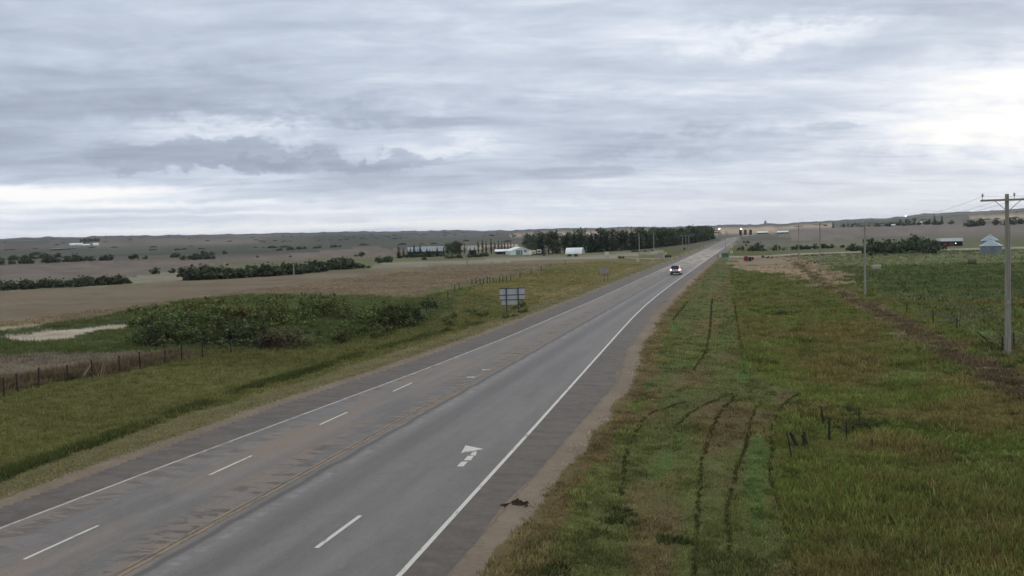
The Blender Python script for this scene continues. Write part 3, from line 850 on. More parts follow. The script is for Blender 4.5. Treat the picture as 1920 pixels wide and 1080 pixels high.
# crop edge behind the left fence and dry weeds on the right bank
CE = np.array([at(*p)[:2] for p in [(-60, 745), (0, 732), (60, 722), (120, 712), (180, 702), (240, 691), (300, 681), (330, 674)]])
n = 4600
t = rng.uniform(0, len(CE) - 1.001, n); i0 = t.astype(int); fr = (t - i0)[:, None]
P = CE[i0] * (1 - fr) + CE[i0 + 1] * fr + rng.normal(0, 0.8, (n, 2)) + np.array([-1.1, 0.8])
P = P[fbm(P[:, 0] / 1.1, P[:, 1] / 1.1, 88, 3) > 0.45]; n = len(P)
grass_object('crop_edge', 'dark brown ragged edge of the crop along the left fence', P[:, 0], P[:, 1], np.full(n, 'crop', object), rng.uniform(0.5, 1.6, n) * (0.6 + 0.8 * fbm(P[:, 0] / 2, P[:, 1] / 2, 89, 2)),
             np.array(pc(88, 77, 63)) * rng.uniform(0.4, 1.5, (n, 1)))
n = 8000
t = rng.uniform(0, 1, n) ** 0.6 * (len(DRY_BANK) - 1.001); i0 = t.astype(int); fr = (t - i0)[:, None]
P = DRY_BANK[i0] * (1 - fr) + DRY_BANK[i0 + 1] * fr + rng.normal(0, 0.5, (n, 2))
kp = fbm(P[:, 0] / 1.8, P[:, 1] / 1.8, 87, 3) > 0.42
P = P[kp]; n = len(P)
cw = np.where(rng.uniform(size=(n, 1)) < 0.5, np.array(pc(98, 84, 72)), np.where(rng.uniform(size=(n, 1)) < 0.6, np.array(pc(62, 62, 42)), np.array(pc(90, 70, 60))))
grass_object('dry_weeds', 'reddish dry weeds along the right-hand bank', P[:, 0], P[:, 1], np.where(rng.uniform(size=n) < 0.6, 'tall', 'weed').astype(object), rng.uniform(0.7, 1.3, n), cw * rng.uniform(0.6, 1.3, (n, 1)))

# pasture tussocks, right
X, Y = scatter(34000, 60, 300, -2, 34, 1.3)
pas = inside(RP[0][0], X, Y)
X, Y = X[pas], Y[pas]
col = ground_color(X, Y) * rng.uniform(0.6, 2.2, (len(X), 1))
grass_object('pasture_grass', 'dark green clumpy pasture grass beyond the right bank', X, Y, np.where(rng.uniform(size=len(X)) < 0.5, 'weed', 'mid').astype(object), rng.uniform(1.2, 2.4, len(X)), col)

# ------------------------------------------------------------------ trees and shrubs
M_LEAF = leaf_mat('leaves', 0.12)
M_BARK = mat('bark', (0.075, 0.062, 0.05), 0.9, var=0.25, scale=6, stretch=(1, 1, 0.2))
def crown_mesh(name, blobs, n, leaf, c0, c1, seed, core=0.25):
    """leaf clumps spread through the crown: blobs are (x,y,z,rx,rz)"""
    g = np.random.default_rng(seed)
    vol = np.array([b[3] ** 2 * b[4] for b in blobs]) ** 0.67; vol = vol / vol.sum()
    which = g.choice(len(blobs), n, p=vol); B = np.array(blobs)[which]
    d = g.normal(size=(n, 3)); d /= np.linalg.norm(d, axis=1)[:, None]
    rad = (core + (1 - core) * g.uniform(size=n) ** 0.45)[:, None] * g.uniform(0.85, 1.18, (n, 1))
    P = B[:, :3] + d * rad * np.stack([B[:, 3], B[:, 3], B[:, 4]], 1)
    P[:, 2] = np.maximum(P[:, 2], 0.02)
    nrm = d + g.normal(0, 0.7, (n, 3)); nrm /= np.linalg.norm(nrm, axis=1)[:, None]
    up = g.normal(size=(n, 3)); u = np.cross(nrm, up); u /= np.linalg.norm(u, axis=1)[:, None]; w = np.cross(nrm, u)
    s = leaf * (0.35 + 1.1 * g.uniform(size=(n, 1)) ** 2)
    V = np.stack([P - u * s, P - w * s * 0.6 + nrm * s * .15, P + u * s, P + w * s * 0.6 - nrm * s * .1], 1).reshape(-1, 3)
    Fc = np.arange(4 * n).reshape(-1, 4)
    shade = g.uniform(0.7, 1.3, len(blobs))[which] * g.uniform(0.75, 1.3, n)
    mixf = g.uniform(0, 1, (n, 1))
    c = (np.array(c0) * (1 - mixf) + np.array(c1) * mixf) * shade[:, None]
    return raw_mesh(name, V, Fc, M_LEAF, np.repeat(c, 4, axis=0))
def trunk_mesh(name, h, r, limbs, seed):
    g = random.Random(seed); m = MB()
    m.rod((0, 0, -0.3), (g.uniform(-.1, .1), g.uniform(-.1, .1), h * 0.55), r, r * 0.6, 7); m.rod((0, 0, h * 0.52), (g.uniform(-.2, .2), 0, h * 0.9), r * 0.6, r * 0.15, 6)
    for k in range(limbs):
        a = g.uniform(0, 6.28); z = h * g.uniform(0.25, 0.7); l = h * g.uniform(0.18, 0.32)
        m.rod((0, 0, z), (l * math.cos(a), l * math.sin(a), z + l * 0.8), r * 0.38, r * 0.1, 5)
    return m.mesh(name, M_BARK)
def stems_mesh(name, h, rad, n, seed):
    g = random.Random(seed); m = MB()
    for k in range(n):
        a = g.uniform(0, 6.28); b = g.uniform(0, rad * 0.35); e = g.uniform(rad * 0.3, rad * 0.9)
        m.rod((b * math.cos(a), b * math.sin(a), -0.15), (e * math.cos(a), e * math.sin(a), h * g.uniform(0.6, 0.95)), 0.035, 0.012, 5)
    return m.mesh(name, M_BARK)

D_GREEN0, D_GREEN1 = pc(46, 54, 46), pc(76, 84, 68)
def decid_blobs(h, w, seed):
    g = random.Random(seed); B = []
    for k in range(15):
        z = h * g.uniform(0.12, 0.9); f = 1 - abs(z / h - 0.45) * 0.8; a = g.uniform(0, 6.28); d = w * 0.5 * f * g.uniform(0.2, 0.85)
        B.append((d * math.cos(a), d * math.sin(a), z, w * g.uniform(0.18, 0.32), h * g.uniform(0.10, 0.18)))
    B.append((0, 0, h * 0.5, w * 0.34, h * 0.32))
    return B
TREE = {}
for i in range(4):      # broad deciduous, unit height about 9 m
    TREE['broad', i] = (crown_mesh('broad_crown', decid_blobs(9, 5.8, 20 + i), 800, 0.42, D_GREEN0, D_GREEN1, 30 + i), trunk_mesh('trunk', 8.5, 0.17, 6, i))
for i in range(3):      # conifers
    B = [(0, 0, 0.5 + 8.3 * k / 9, max(0.25, 2.2 * (1 - k / 9.8)), 0.75) for k in range(10)]
    TREE['spruce', i] = (crown_mesh('spruce_crown', B, 620, 0.34, pc(28, 36, 32), pc(44, 54, 44), 50 + i, 0.1), trunk_mesh('trunk', 8.6, 0.15, 3, 10 + i))
for i in range(3):      # columnar poplars
    B = [(random.uniform(-.12, .12), random.uniform(-.12, .12), 1.0 + 7.6 * k / 9, 0.75 * math.sin(math.pi * min(0.95, 0.18 + k / 11)) + 0.15, 0.8) for k in range(10)]
    TREE['poplar', i] = (crown_mesh('poplar_crown', B, 420, 0.28, pc(32, 40, 34), pc(48, 58, 44), 60 + i, 0.1), trunk_mesh('trunk', 8.6, 0.13, 4, 20 + i))
def shrub_blobs(h, w, seed):
    g = random.Random(seed); B = []
    for k in range(15):
        a = g.uniform(0, 6.28); d = w * g.uniform(0.05, 0.46)
        z = h * g.uniform(0.12, 0.8) * (1 - 0.5 * d / (w * 0.45))
        B.append((d * math.cos(a), d * math.sin(a), z, w * g.uniform(0.08, 0.20), h * g.uniform(0.10, 0.24)))
    for k in range(7):                      # shoots standing out of the outline
        a = g.uniform(0, 6.28); d = w * g.uniform(0.1, 0.4); B.append((d * math.cos(a), d * math.sin(a), h * g.uniform(0.6, 0.95), w * 0.035, h * g.uniform(0.12, 0.22)))
    return B
SHRUB = {}
for nm, c0, c1, n in (('green', pc(58, 66, 40), pc(94, 100, 66), 1300), ('rust', pc(66, 62, 40), pc(94, 84, 56), 1200), ('dark', pc(44, 50, 37), pc(78, 84, 58), 1300), ('bare', pc(62, 56, 47), pc(88, 80, 66), 800)):
    for i in range(3):
        SHRUB[nm, i] = (crown_mesh('shrub_foliage', shrub_blobs(2.2, 3.0, 70 + i + len(nm)), n, 0.12, c0, c1, 90 + i + len(nm)), stems_mesh('stems', 2.0, 1.3, 9, i))
for i in range(3):      # coarse variant for hedges far away
    SHRUB['far', i] = (crown_mesh('shrub_foliage', shrub_blobs(3.0, 4.4, 170 + i), 520, 0.34, D_GREEN0, D_GREEN1, 190 + i), stems_mesh('stems', 2.8, 1.8, 6, i))

def plant(kind, name, part, store, p, s, rz, label, cat, group, squash=1.0):
    root = thing(name, label, cat, p, rz, group)
    root.scale = (s, s, s * squash)
    cm, tm = store[kind]
    link(part, cm, root); link('stem' if store is SHRUB else 'trunk', tm, root)
    return root
def tree(kind, p, h, label, group, squash=1.0):
    w = h / 9.0
    return plant((kind, random.randrange(3)), {'broad': 'broadleaf_tree', 'spruce': 'spruce_tree', 'poplar': 'poplar_tree'}[kind], 'crown', TREE,
                 (p[0], p[1], ground_z(p[0], p[1]) - 0.05), w, random.uniform(0, 6.28), label, 'tree', group, squash)
def shrub(kind, p, h, label, group, squash=1.0, name='shrub'):
    s = h / (3.0 if kind == 'far' else 2.2)
    return plant((kind, random.randrange(3)), name, 'foliage', SHRUB, (p[0], p[1], ground_z(p[0], p[1]) - 0.05), s, random.uniform(0, 6.28), label, 'shrub', group, squash)

def along(pts, step, jit=0.0):
    P = [at(*p) for p in pts]; out = []
    for a, b in zip(P[:-1], P[1:]):
        n = max(1, int((b - a).length / step))
        out += [a.lerp(b, (i + random.uniform(-.3, .3)) / n) + Vector((random.uniform(-jit, jit), random.uniform(-jit, jit), 0)) for i in range(n)]
    return out

# long windbreak behind the farm, left of the highway
WB = [(1012, 477), (1100, 474), (1200, 467.5), (1280, 458.5), (1337, 447.5)]
for row in range(2):
    for k, p in enumerate(along(WB, 4.4, 0.8)):
        q = p + Vector((-0.6, 0.8, 0)) * (row * 7)
        kd = 'spruce' if random.random() < 0.5 else 'broad'
        end = 'distant end' if depth(q) > 600 else ('middle' if depth(q) > 470 else 'near half')
        tree(kd, q, random.uniform(7.6, 10.2) * (1.0 if depth(q) < 600 else 1.1),
             ('pointed dark spruce in the %s of the long windbreak' if kd == 'spruce' else 'rounded leafy tree in the %s of the long windbreak') % end, ('spruces' if kd == 'spruce' else 'leafy trees') + ' of the windbreak, ' + end)
for px, py, h in ((990, 476, 9.5), (1003, 474, 10.5), (1016, 474, 9.8), (1030, 473, 9.0), (1043, 474, 8.6), (1056, 472, 8.2), (1068, 472, 8.6), (1080, 470, 8.5), (1092, 471, 8.8), (1103, 471, 8.4)):
    p = at(px, py - 4); tree('broad', p, h, 'tall rounded tree at the near end of the windbreak behind white hall', 'rounded trees behind the white hall')
for px, top, base in ((897, 449, 475), (905, 448, 476), (912, 452, 476), (921, 448, 476), (928, 452, 475), (935, 450, 473), (941, 452, 473), (946.5, 453, 473), (952.5, 454, 472), (958, 454, 471), (964, 456, 471)):
    p = at(px, base); tree('poplar', p, metres(base - top, p), 'slim dark poplar in the row left of the white hall', 'row of slim poplars')
for px, top, base in ((840, 452, 478), (848, 452, 478), (855, 451, 478), (862, 451, 478), (871, 456, 477)):
    p = at(px, base); tree('poplar' if px == 871 else 'broad', p, metres(base - top, p), 'tall dark tree beside the grey-roofed barn', 'clump of tall trees right of the barn', 1.0)
for px, top, base in ((748, 460, 484), (757, 464, 482), (765, 466, 482), (777, 457, 480), (788, 458, 480), (793, 464, 480), (829, 457, 479), (832, 463, 480), (812, 467, 481), (770, 463, 482), (783, 465, 482), (801, 463, 481), (806, 466, 482), (820, 462, 481), (882, 463, 479), (890, 462, 479)):
    p = at(px, base); tree('spruce', p, metres(base - top, p), 'small dark spruce in front of the grey-roofed barn', 'small spruces around the barn')
for p in along([(752, 484), (790, 482), (838, 481)], 2.4, 1.2):
    shrub('far', p, metres(random.uniform(6, 11), p), 'dark shrub hiding the foot of the grey-roofed barn', 'shrubs hiding the foot of the barn')
for p in along([(712, 493), (740, 491), (765, 490)], 2.6, 1.0):
    shrub('far', p, metres(14, p), 'low dark shrub left of the grey-roofed barn', 'shrubs left of the barn')
for p in along([(790, 488), (826, 487)], 4.0, 0.6) + along([(840, 485), (875, 483), (925, 480)], 2.6, 0.8):
    shrub('far', p, metres(9, p), 'low grey-green shrub along the farmyard edge', 'shrubs along the farmyard edge')
for px, py, h in ((1068, 481, 5), (1080, 481, 5), (1020, 480, 3), (1188, 473, 5), (1195, 473, 5), (1210, 472, 3), (1222, 471, 3), (1250, 483, 6), (1256, 483, 5), (1162, 484, 4), (1168, 484, 4), (1283, 468, 4)):
    p = at(px, py); shrub('far', p, metres(h + 1, p), 'small dark bush on the pale strip below the windbreak', 'bushes below the windbreak')

# hedges and bluffs on the left plain
for p in along([(360, 525), (420, 523), (480, 519), (560, 513), (610, 508)], 1.0, 1.6):
    shrub('far', p, random.uniform(2.2, 4.6), 'dark shrub in the long hedge beyond the brown field', 'hedge beyond the brown field', 0.8)
for px, py, h in ((618, 506, 22), (628, 505, 26), (640, 505, 27), (652, 504, 24), (662, 504, 20), (672, 503, 12), (682, 503, 10), (692, 503, 6)):
    p = at(px, py); shrub('far', p, metres(h, p), 'tall rounded bush at the right end of the long hedge', 'tall bushes ending the hedge')
for p in along([(285, 514), (330, 512), (365, 510), (420, 507)], 3.5, 1.5):
    shrub('far', p, random.uniform(1.5, 2.6), 'low dark shrub in the thin hedge behind the long one', 'thin hedge behind the long hedge')
for px, py, h in ((678, 481, 11), (667, 481, 5), (483, 483, 5), (545, 482, 4)):
    p = at(px, py); shrub('far', p, metres(h, p), 'lone dark bush out on the brown plain', 'lone bushes on the plain')
for p in along([(0, 544), (60, 541), (130, 538), (200, 534), (236, 531)], 0.8, 1.3):
    shrub('far', p, random.uniform(1.8, 3.2), 'dark shrub in the hedge at the left edge of the brown field', 'hedge at the left edge', 0.75)
for p in along([(-10, 497), (40, 495), (90, 493), (150, 490), (225, 488)], 2.6, 5.0) + along([(0, 490), (60, 486), (110, 482)], 9, 6.0):
    shrub('far', p, random.uniform(2.4, 4.6), 'dark bush in the far belt on the left plain', 'far belt on the left plain')
for p in along([(255, 486), (290, 485)], 5, 2) + along([(322, 483), (331, 483)], 4, 1) + along([(352, 488), (375, 486), (402, 486)], 4, 3) + along([(375, 479), (430, 476)], 9, 3):
    shrub('far', p, random.uniform(2.4, 4.2), 'dark bush in the small far clump on the left plain', 'small far clumps')
for p in along([(525, 470), (570, 467), (650, 463)], 9, 4):
    shrub('far', p, random.uniform(2, 3.4), 'dark bush in the thin far line below the hills', 'thin far line below the hills')

# willow thicket in the wet meadow
def fill(pts, n):
    P = poly(pts); lo, hi = P.min(0), P.max(0); out = []
    while len(out) < n:
        q = np.array([random.uniform(lo[0], hi[0]), random.uniform(lo[1], hi[1])])
        if inside(P, q[:1], q[1:])[0]: out.append((q[0], q[1]))
    return out
TH = [('green', [(250, 612), (330, 597), (430, 592), (560, 585), (690, 590), (780, 600), (740, 612), (600, 606), (430, 618), (300, 636)], 30, 1.7, 2.3, 'leafy green willow shrub in the thicket on the wet meadow', 'green shrubs of the willow thicket'),
      ('rust', [(330, 590), (430, 585), (520, 592), (500, 612), (400, 612)], 10, 1.6, 2.1, 'rust-tinged shrub in the middle of the willow thicket', 'rusty shrubs of the willow thicket'),
      ('dark', [(236, 640), (300, 630), (340, 640), (330, 652), (250, 646)], 7, 1.7, 2.3, 'dark shrub at the left end of the willow thicket', 'dark shrubs at the left end of the thicket'),
      ('dark', [(318, 648), (420, 630), (560, 632), (560, 650), (440, 652)], 13, 1.6, 2.1, 'dark grey-green shrub at the front of the willow thicket', 'dark shrubs at the front of the thicket'),
      ('bare', [(500, 652), (560, 640), (566, 650), (520, 656)], 4, 1.5, 1.8, 'reddish half-bare shrub at the front of the willow thicket', 'half-bare shrubs at the thicket front'),
      ('dark', [(690, 612), (770, 596), (785, 606), (740, 618)], 8, 1.6, 2.2, 'dark shrub at the right end of the willow thicket', 'dark shrubs at the right end of the thicket'),
      ('green', [(570, 640), (640, 622), (730, 622), (760, 632), (640, 644)], 13, 0.9, 1.3, 'low pale-green shrub in front of the willow thicket', 'low shrubs in front of the thicket')]
for kd, pts, n, h0, h1, lab, grp in TH:
    for q in fill(pts, n):
        shrub(kd, q, random.uniform(h0, h1) * 1.25, lab, grp, random.uniform(0.65, 0.95), 'willow_shrub')
for q in fill([(236, 648), (300, 600), (420, 585), (600, 575), (780, 585), (800, 606), (640, 648), (440, 660)], 60):
    shrub('green', q, random.uniform(0.5, 0.95), 'low leafy undergrowth bush among the willow thicket', 'undergrowth of the willow thicket', 0.9, 'undergrowth_bush')
for px, py, h in ((796, 579, 1.3), (806, 578, 1.3), (814, 577, 1.1)):
    shrub('dark', at(px, py), h, 'small dark bush right of the willow thicket', 'small dark bushes right of the thicket')
for q in fill([(800, 600), (900, 580), (1000, 585), (960, 598), (830, 622)], 16):
    shrub('green', q, random.uniform(0.6, 0.95), 'knee-high bush in the ditch near the large sign', 'bushes in the ditch near the sign', 0.8)
for px, py, h in ((978, 577, 1.0), (966, 580, 0.8)):
    shrub('green', at(px, py), h, 'small green bush at the feet of the large sign', 'bushes at the feet of the sign')
for q in fill([(240, 585), (420, 562), (620, 556), (640, 562), (430, 578), (280, 600)], 22):
    shrub('green', q, random.uniform(0.7, 1.1), 'low green bush on the meadow behind the willow thicket', 'low bushes behind the thicket', 0.8)

# right side
for p in fill([(1610, 477), (1660, 481), (1740, 476), (1765, 470), (1740, 466), (1640, 470)], 20):
    shrub('far', p, random.uniform(2.6, 5.0), 'large dark bush in the dense clump beyond the pasture', 'dense clump beyond the pasture', 1.0, 'large_bush')
for px, py, h in ((1600, 472, 18), (1595, 470, 12), (1715, 473, 36), (1738, 472, 30), (1757, 470, 22), (1690, 475, 32)):
    p = at(px, py); shrub('far', p, metres(h, p), 'tallest dark bush in the dense clump beyond the pasture' if px == 1715 else 'large dark bush in the dense clump beyond the pasture',
                          None if px == 1715 else 'dense clump beyond the pasture', 1.0, 'large_bush')
for p in along([(1395, 470), (1420, 471), (1450, 470), (1500, 468), (1585, 464)], 2.6, 1.5):
    shrub('far', p, random.uniform(1.3, 2.6), 'dark shrub in the line behind the gravel side road', 'shrubs behind the gravel side road')
for px, py, h in ((1422, 467, 15), (1395, 456, 5), (1402, 456, 6), (1399, 461, 4), (1430, 483, 5), (1440, 484, 5), (1448, 484, 4), (1421, 483, 3)):
    p = at(px, py); shrub('far', p, metres(h, p), 'small dark shrub near the junction right of the highway', 'shrubs near the junction')
for px, top, base in ((1562, 415, 427), (1590, 415, 425), (1605, 417, 424)):
    p = at(px, base); tree('spruce', p, metres(base - top, p), 'small dark tree at the left end of the right-hand shelterbelt', 'left end of the right-hand shelterbelt')
for p in along([(1582, 426), (1640, 424.5), (1690, 423.5), (1770, 421)], 9, 3):
    shrub('far', p, random.uniform(4.0, 6.0), 'dark bush of the shelterbelt beyond the right-hand field', 'right-hand shelterbelt')
for px, top, base in ((1688, 409, 422), (1700, 409, 421.5), (1706, 411, 421.5), (1715, 407, 421), (1742, 409, 420), (1752, 401, 420), (1766, 403, 420)):
    p = at(px, base); tree('spruce' if px in (1752, 1766) else 'broad', p, metres(base - top, p), 'tall dark tree in the shelterbelt around the right-hand farmyard', 'tall trees of the right-hand farmyard')
for p in along([(1790, 420), (1812, 419)], 8, 2) + along([(1815, 425), (1840, 423), (1880, 422)], 9, 3) + along([(1888, 422), (1940, 419)], 7, 3):
    shrub('far', p, random.uniform(5.0, 8.0), 'dark bush in the clumps at the far right of the field', 'clumps at the far right')

# ------------------------------------------------------------------ power poles and wires
M_POLE = mat('weathered_pole_wood', pc(108, 104, 100), 0.85, var=0.2, scale=4, stretch=(3, 3, 0.15))
M_POLE_PALE = mat('silvery_pole_wood', pc(112, 110, 106), 0.85, var=0.15, scale=4, stretch=(3, 3, 0.15))
M_STEEL = mat('galvanised_steel', pc(120, 122, 126), 0.5, 0.3, var=0.08)
M_DARKSTEEL = mat('dark_steel', pc(46, 48, 54), 0.6, 0.3)
M_INSUL = mat('grey_porcelain', pc(96, 98, 104), 0.35)
M_WIRE = mat('wire_grey', pc(86, 88, 94), 0.6, 0.4)
def power_pole(p, h, label, arm=1.55, rz=0.0, r=0.15, lean=0.0, pale=False, detail=True, group=None):
    mt = M_POLE_PALE if pale else M_POLE
    t = thing('power_pole', label, 'pole', (p[0], p[1], ground_z(p[0], p[1])), rz, group)
    MB().rod((0, 0, -0.5), (lean, 0, h), r, r * 0.68, 10).build('pole', mt, t)
    if arm:
        z = h - 0.38
        a = MB().box((lean, -r * 0.75 - 0.06, z), (arm * 2, 0.11, 0.13)).build('crossarm', mt, t)
        for s in (-1, 1):
            MB().rod((lean + s * 0.75, -r - 0.05, z - 0.05), (lean, -r - 0.02, z - 0.75), 0.022, None, 5).build('brace', M_STEEL, t)
        for x in (-arm + 0.12, 0.38, arm - 0.12):
            m = MB().rod((lean + x, -r * .75 - .06, z + 0.05), (lean + x, -r * .75 - .06, z + 0.26), 0.018, None, 6)
            for q, rr in ((0.24, 0.065), (0.31, 0.08), (0.38, 0.05)):
                m.rod((lean + x, -r * .75 - .06, z + q), (lean + x, -r * .75 - .06, z + q + 0.06), rr, rr * 0.8, 8)
            m.build('insulator', M_INSUL, t)
    else:
        m = MB().rod((lean, 0, h - 0.02), (lean, 0, h + 0.2), 0.05, 0.03, 6); m.build('insulator', M_INSUL, t)
    return t
PP = [at(1889, 665), at(1622, 553), at(1538, 510), at(1498, 488)]
near_pole = power_pole(PP[0], metres(300, PP[0]), 'nearest tall wooden power pole with crossarm at the right edge', 1.6, RAD(2), 0.17, -0.06)
MB().rod((0.16, -0.06, -0.2), (0.11, -0.06, 8.4), 0.035, None, 6).build('conduit', M_STEEL, near_pole)
MB().box((0, -0.17, 3.4), (0.14, 0.04, 0.2)).build('number_plate', M_STEEL, near_pole)
power_pole(PP[1], metres(137, PP[1]), 'second wooden power pole from the right, standing in the pasture edge', 1.2, 0, 0.15, 0, True)
power_pole(PP[2], metres(92, PP[2]), 'third power pole from the right, with dark lower half in weeds', 1.2, 0, 0.15)
power_pole(PP[3], metres(66, PP[3]), 'fourth power pole from the right, beside the dry grass bank', 1.1, 0, 0.15)
for px, top, base, lab in ((1479, 435, 478, 'rightmost of four thin poles clustered at the gravel side road'), (1472.5, 437, 478, 'third of four thin poles clustered at the gravel side road'),
                           (1458.5, 437, 478, 'second of four thin poles, palest, at the gravel side road'), (1447, 440, 479, 'leftmost of four thin poles clustered at the gravel side road')):
    p = at(px, base); power_pole(p, metres(base - top, p), lab, 0.9 if px == 1458.5 else 0, 0, 0.16, 0, True)
for px, top, base, lab, arm in ((233, 514, 532, 'short pole at the right end of the far-left hedge', 0), (551, 489, 516, 'pale pole standing in front of the long hedge', 0.8),
                                (876, 455, 498, 'pale pole in front of the farmyard and poplars', 0), (1199, 437, 489, 'thick pale pole in front of the windbreak, left of a pair', 0),
                                (1226, 437, 473, 'slimmer pale pole in front of the windbreak, right of a pair', 0), (1389, 449, 476, 'thin pole right of the green sign', 0)):
    p = at(px, base); power_pole(p, metres(base - top, p), lab, arm, facing(p), 0.17 if px != 1389 else 0.1, 0, True)
# conductors: from the near pole on along the line, and back past the viewer
def pole_top(p, h, x): return Vector((p[0] + x, p[1] - 0.2, ground_z(p[0], p[1]) + h - 0.1))
hs = [metres(300, PP[0]), metres(137, PP[1]), metres(92, PP[2]), metres(66, PP[3])]
for lab, fx in (('left-hand power wire strung between the poles on the right', (-1.48, -1.08, -1.08, -.98)), ('middle power wire strung between the poles on the right', (0.32, .38, .38, .38)),
                ('right-hand power wire strung between the poles on the right', (1.42, 1.08, 1.08, .98))):
    pts = [pole_top(p, h, x) for p, h, x in zip(PP, hs, fx)]
    pts = [pts[0] + Vector((2.6, -55, 0.3))] + pts
    m = MB()
    for a, b in zip(pts[:-1], pts[1:]):
        prev = a
        for k in range(1, 13):
            t = k / 12; q = a.lerp(b, t); q.z -= 0.7 * 4 * t * (1 - t); m.rod(prev, q, 0.008, None, 4, False); prev = q
    tag(m.build('power_wire', M_WIRE), lab, 'wire', 'power wires on the right')

# street lamps at the junction
for px, top, base, d, lab in ((1280, 441, 471, 1, 'leftmost of three thin street lamps at the junction'), (1286.5, 441, 471, -1, 'middle one of three thin street lamps at the junction'),
                              (1292, 440, 470, 1, 'rightmost of three thin street lamps at the junction'), (1360.5, 444, 489, 1, 'tall grey lamp post behind the green sign')):
    p = at(px, base); h = metres(base - top, p)
    t = thing('street_lamp', lab, 'lamp post', p, facing(p))
    MB().rod((0, 0, -0.3), (0, 0, h - 0.4), 0.11, 0.07, 8).build('post', M_STEEL, t)
    a = MB(); prev = Vector((0, 0, h - 0.45))
    for k in range(1, 6):
        q = Vector((d * 1.9 * k / 5, 0, h - 0.45 + 0.45 * math.sin(k / 5 * 1.57))); a.rod(prev, q, 0.05, None, 6); prev = q
    a.build('arm', M_STEEL, t)
    MB().box((d * 2.2, 0, h - 0.02), (0.7, 0.28, 0.16), taper=0.8).build('lamp_head', M_STEEL, t)

# ------------------------------------------------------------------ fences and old posts
M_POST = mat('dark_fence_wood', pc(40, 36, 33), 0.9, var=0.25, scale=5)
M_POST_PALE = mat('grey_fence_wood', pc(108, 102, 90), 0.9, var=0.2, scale=5)
def fence(name, label, posts, heights, wires=3, r=0.058, pale=()):
    """posts: ground points; one post each, wires strung between"""
    o = Vector(posts[0]); t = thing(name, label, 'fence', o)
    tops = []
    for k, (p, h) in enumerate(zip(posts, heights)):
        q = Vector(p) - o; tl = Vector((random.uniform(-.06, .06), random.uniform(-.06, .06), 0))
        MB().rod(q - Vector((0, 0, 0.3)), q + tl + Vector((0, 0, h)), r * random.uniform(.85, 1.2), r * 0.85, 7).build('post', M_POST_PALE if k in pale else M_POST, t)
        tops.append((q, tl, h))
    for w in range(wires):
        f = (0.92, 0.6, 0.3)[w]; m = MB()
        for (a, ta, ha), (b, tb, hb) in zip(tops[:-1], tops[1:]):
            m.rod(a + ta * f + Vector((0, 0, ha * f)), b + tb * f + Vector((0, 0, hb * f)), 0.006, None, 4, False)
        m.build('wire', M_WIRE, t)
    return t
FL = [(-70, 765), (8, 747), (33, 735), (72, 727), (127, 716), (174, 708), (224, 697), (264, 692), (309, 684), (341, 678), (380, 670), (434, 662), (492, 655), (560, 646), (640, 633), (735, 612), (800, 590), (840, 560), (853, 548), (861, 543)]
P = [at(*p) for p in FL]
fl = fence('wire_fence', 'wire fence on dark wooden posts along the crop, left of the highway', P, [random.uniform(1.05, 1.25) for _ in P])
o = P[0]; b = P[5] - o
MB().rod(b + Vector((-0.45, -0.6, -0.1)), b + Vector((0, 0, 0.95)), 0.055, None, 7).build('brace', M_POST_PALE, fl)
FM = [(873, 534), (885, 533), (893, 532), (900, 532), (907, 531.5), (914, 531.5), (919, 531), (925, 531), (937, 531), (943, 530), (950, 530), (958, 527), (975, 521), (996, 515), (1015, 508), (1033, 500), (1060, 497)]
P = [at(*p) for p in FM]
fence('wire_fence', 'fence of short posts crossing behind the large sign', P, [1.5] + [random.uniform(0.85, 1.25) for _ in P[1:]], 2, 0.075, (0,))
FR = [(1538, 560), (1600, 575), (1660, 592), (1700, 605), (1757, 612), (1764, 600), (1795, 618), (1824, 628), (1882, 655), (1901, 652), (1909, 668), (1970, 700)]
FR = [(1700, 588), (1750, 605), (1794, 617), (1825, 632), (1880, 658), (1901, 650), (1945, 672)]
P = [at(*p) for p in FR]
fence('wire_fence', 'old sagging wire fence beside the nearest power pole', P, [random.uniform(0.9, 1.15) for _ in P], 2, 0.06, (3,))
for nm, px, base, h, lx, lab in (('weathered_post', 1486, 860, 1.35, -0.12, 'leftmost thin dark stake in the hollow, tilted'), ('weathered_post', 1497, 838, 0.75, -0.18, 'short leaning stake left of the thick stub'),
        ('weathered_post', 1508, 838, 0.8, 0, 'thick dark stub of a post in the hollow'), ('weathered_post', 1516, 832, 0.45, -0.15, 'smallest leaning stub right of the thick stub'),
        ('weathered_post', 1542, 795, 1.0, -0.03, 'thin grey stake left of a close pair in the hollow'), ('weathered_post', 1547, 798, 1.15, -0.1, 'dark stake right of a close pair in the hollow'),
        ('weathered_post', 1555, 826, 1.25, 0, 'tall dark post in the middle of the hollow'), ('weathered_post', 1587, 822, 1.0, 0, 'thin post at the foot of the dark scrub in the hollow'),
        ('weathered_post', 1611, 798, 1.05, 0, 'dark post standing in the dark scrub of the hollow'), ('weathered_post', 1635, 840, 0.5, 0, 'lone short stub right of the hollow'),
        ('leaning_post', 1860, 643, 1.0, -0.55, 'dark fence post leaning hard to the left near the power pole'), ('pale_stake', 830, 509, 1.0, -0.3, 'small pale leaning stake out on the brown field')):
    p = at(px, base)
    r = 0.08 if 'thick' in lab else (0.055 if 'tall' in lab or 'leaning hard' in lab else 0.035)
    h *= 0.8
    m = MB().rod((0, 0, -0.2), (lx, 0.02, h * 0.55), r, r * 0.95, 7); m.rod((lx, 0.02, h * 0.5), (lx * 1.8, -0.03, h), r * 0.95, r * 0.7, 7)
    tag(m.build(nm, M_POST_PALE if 'pale' in nm else M_POST, None, p), lab, 'post')
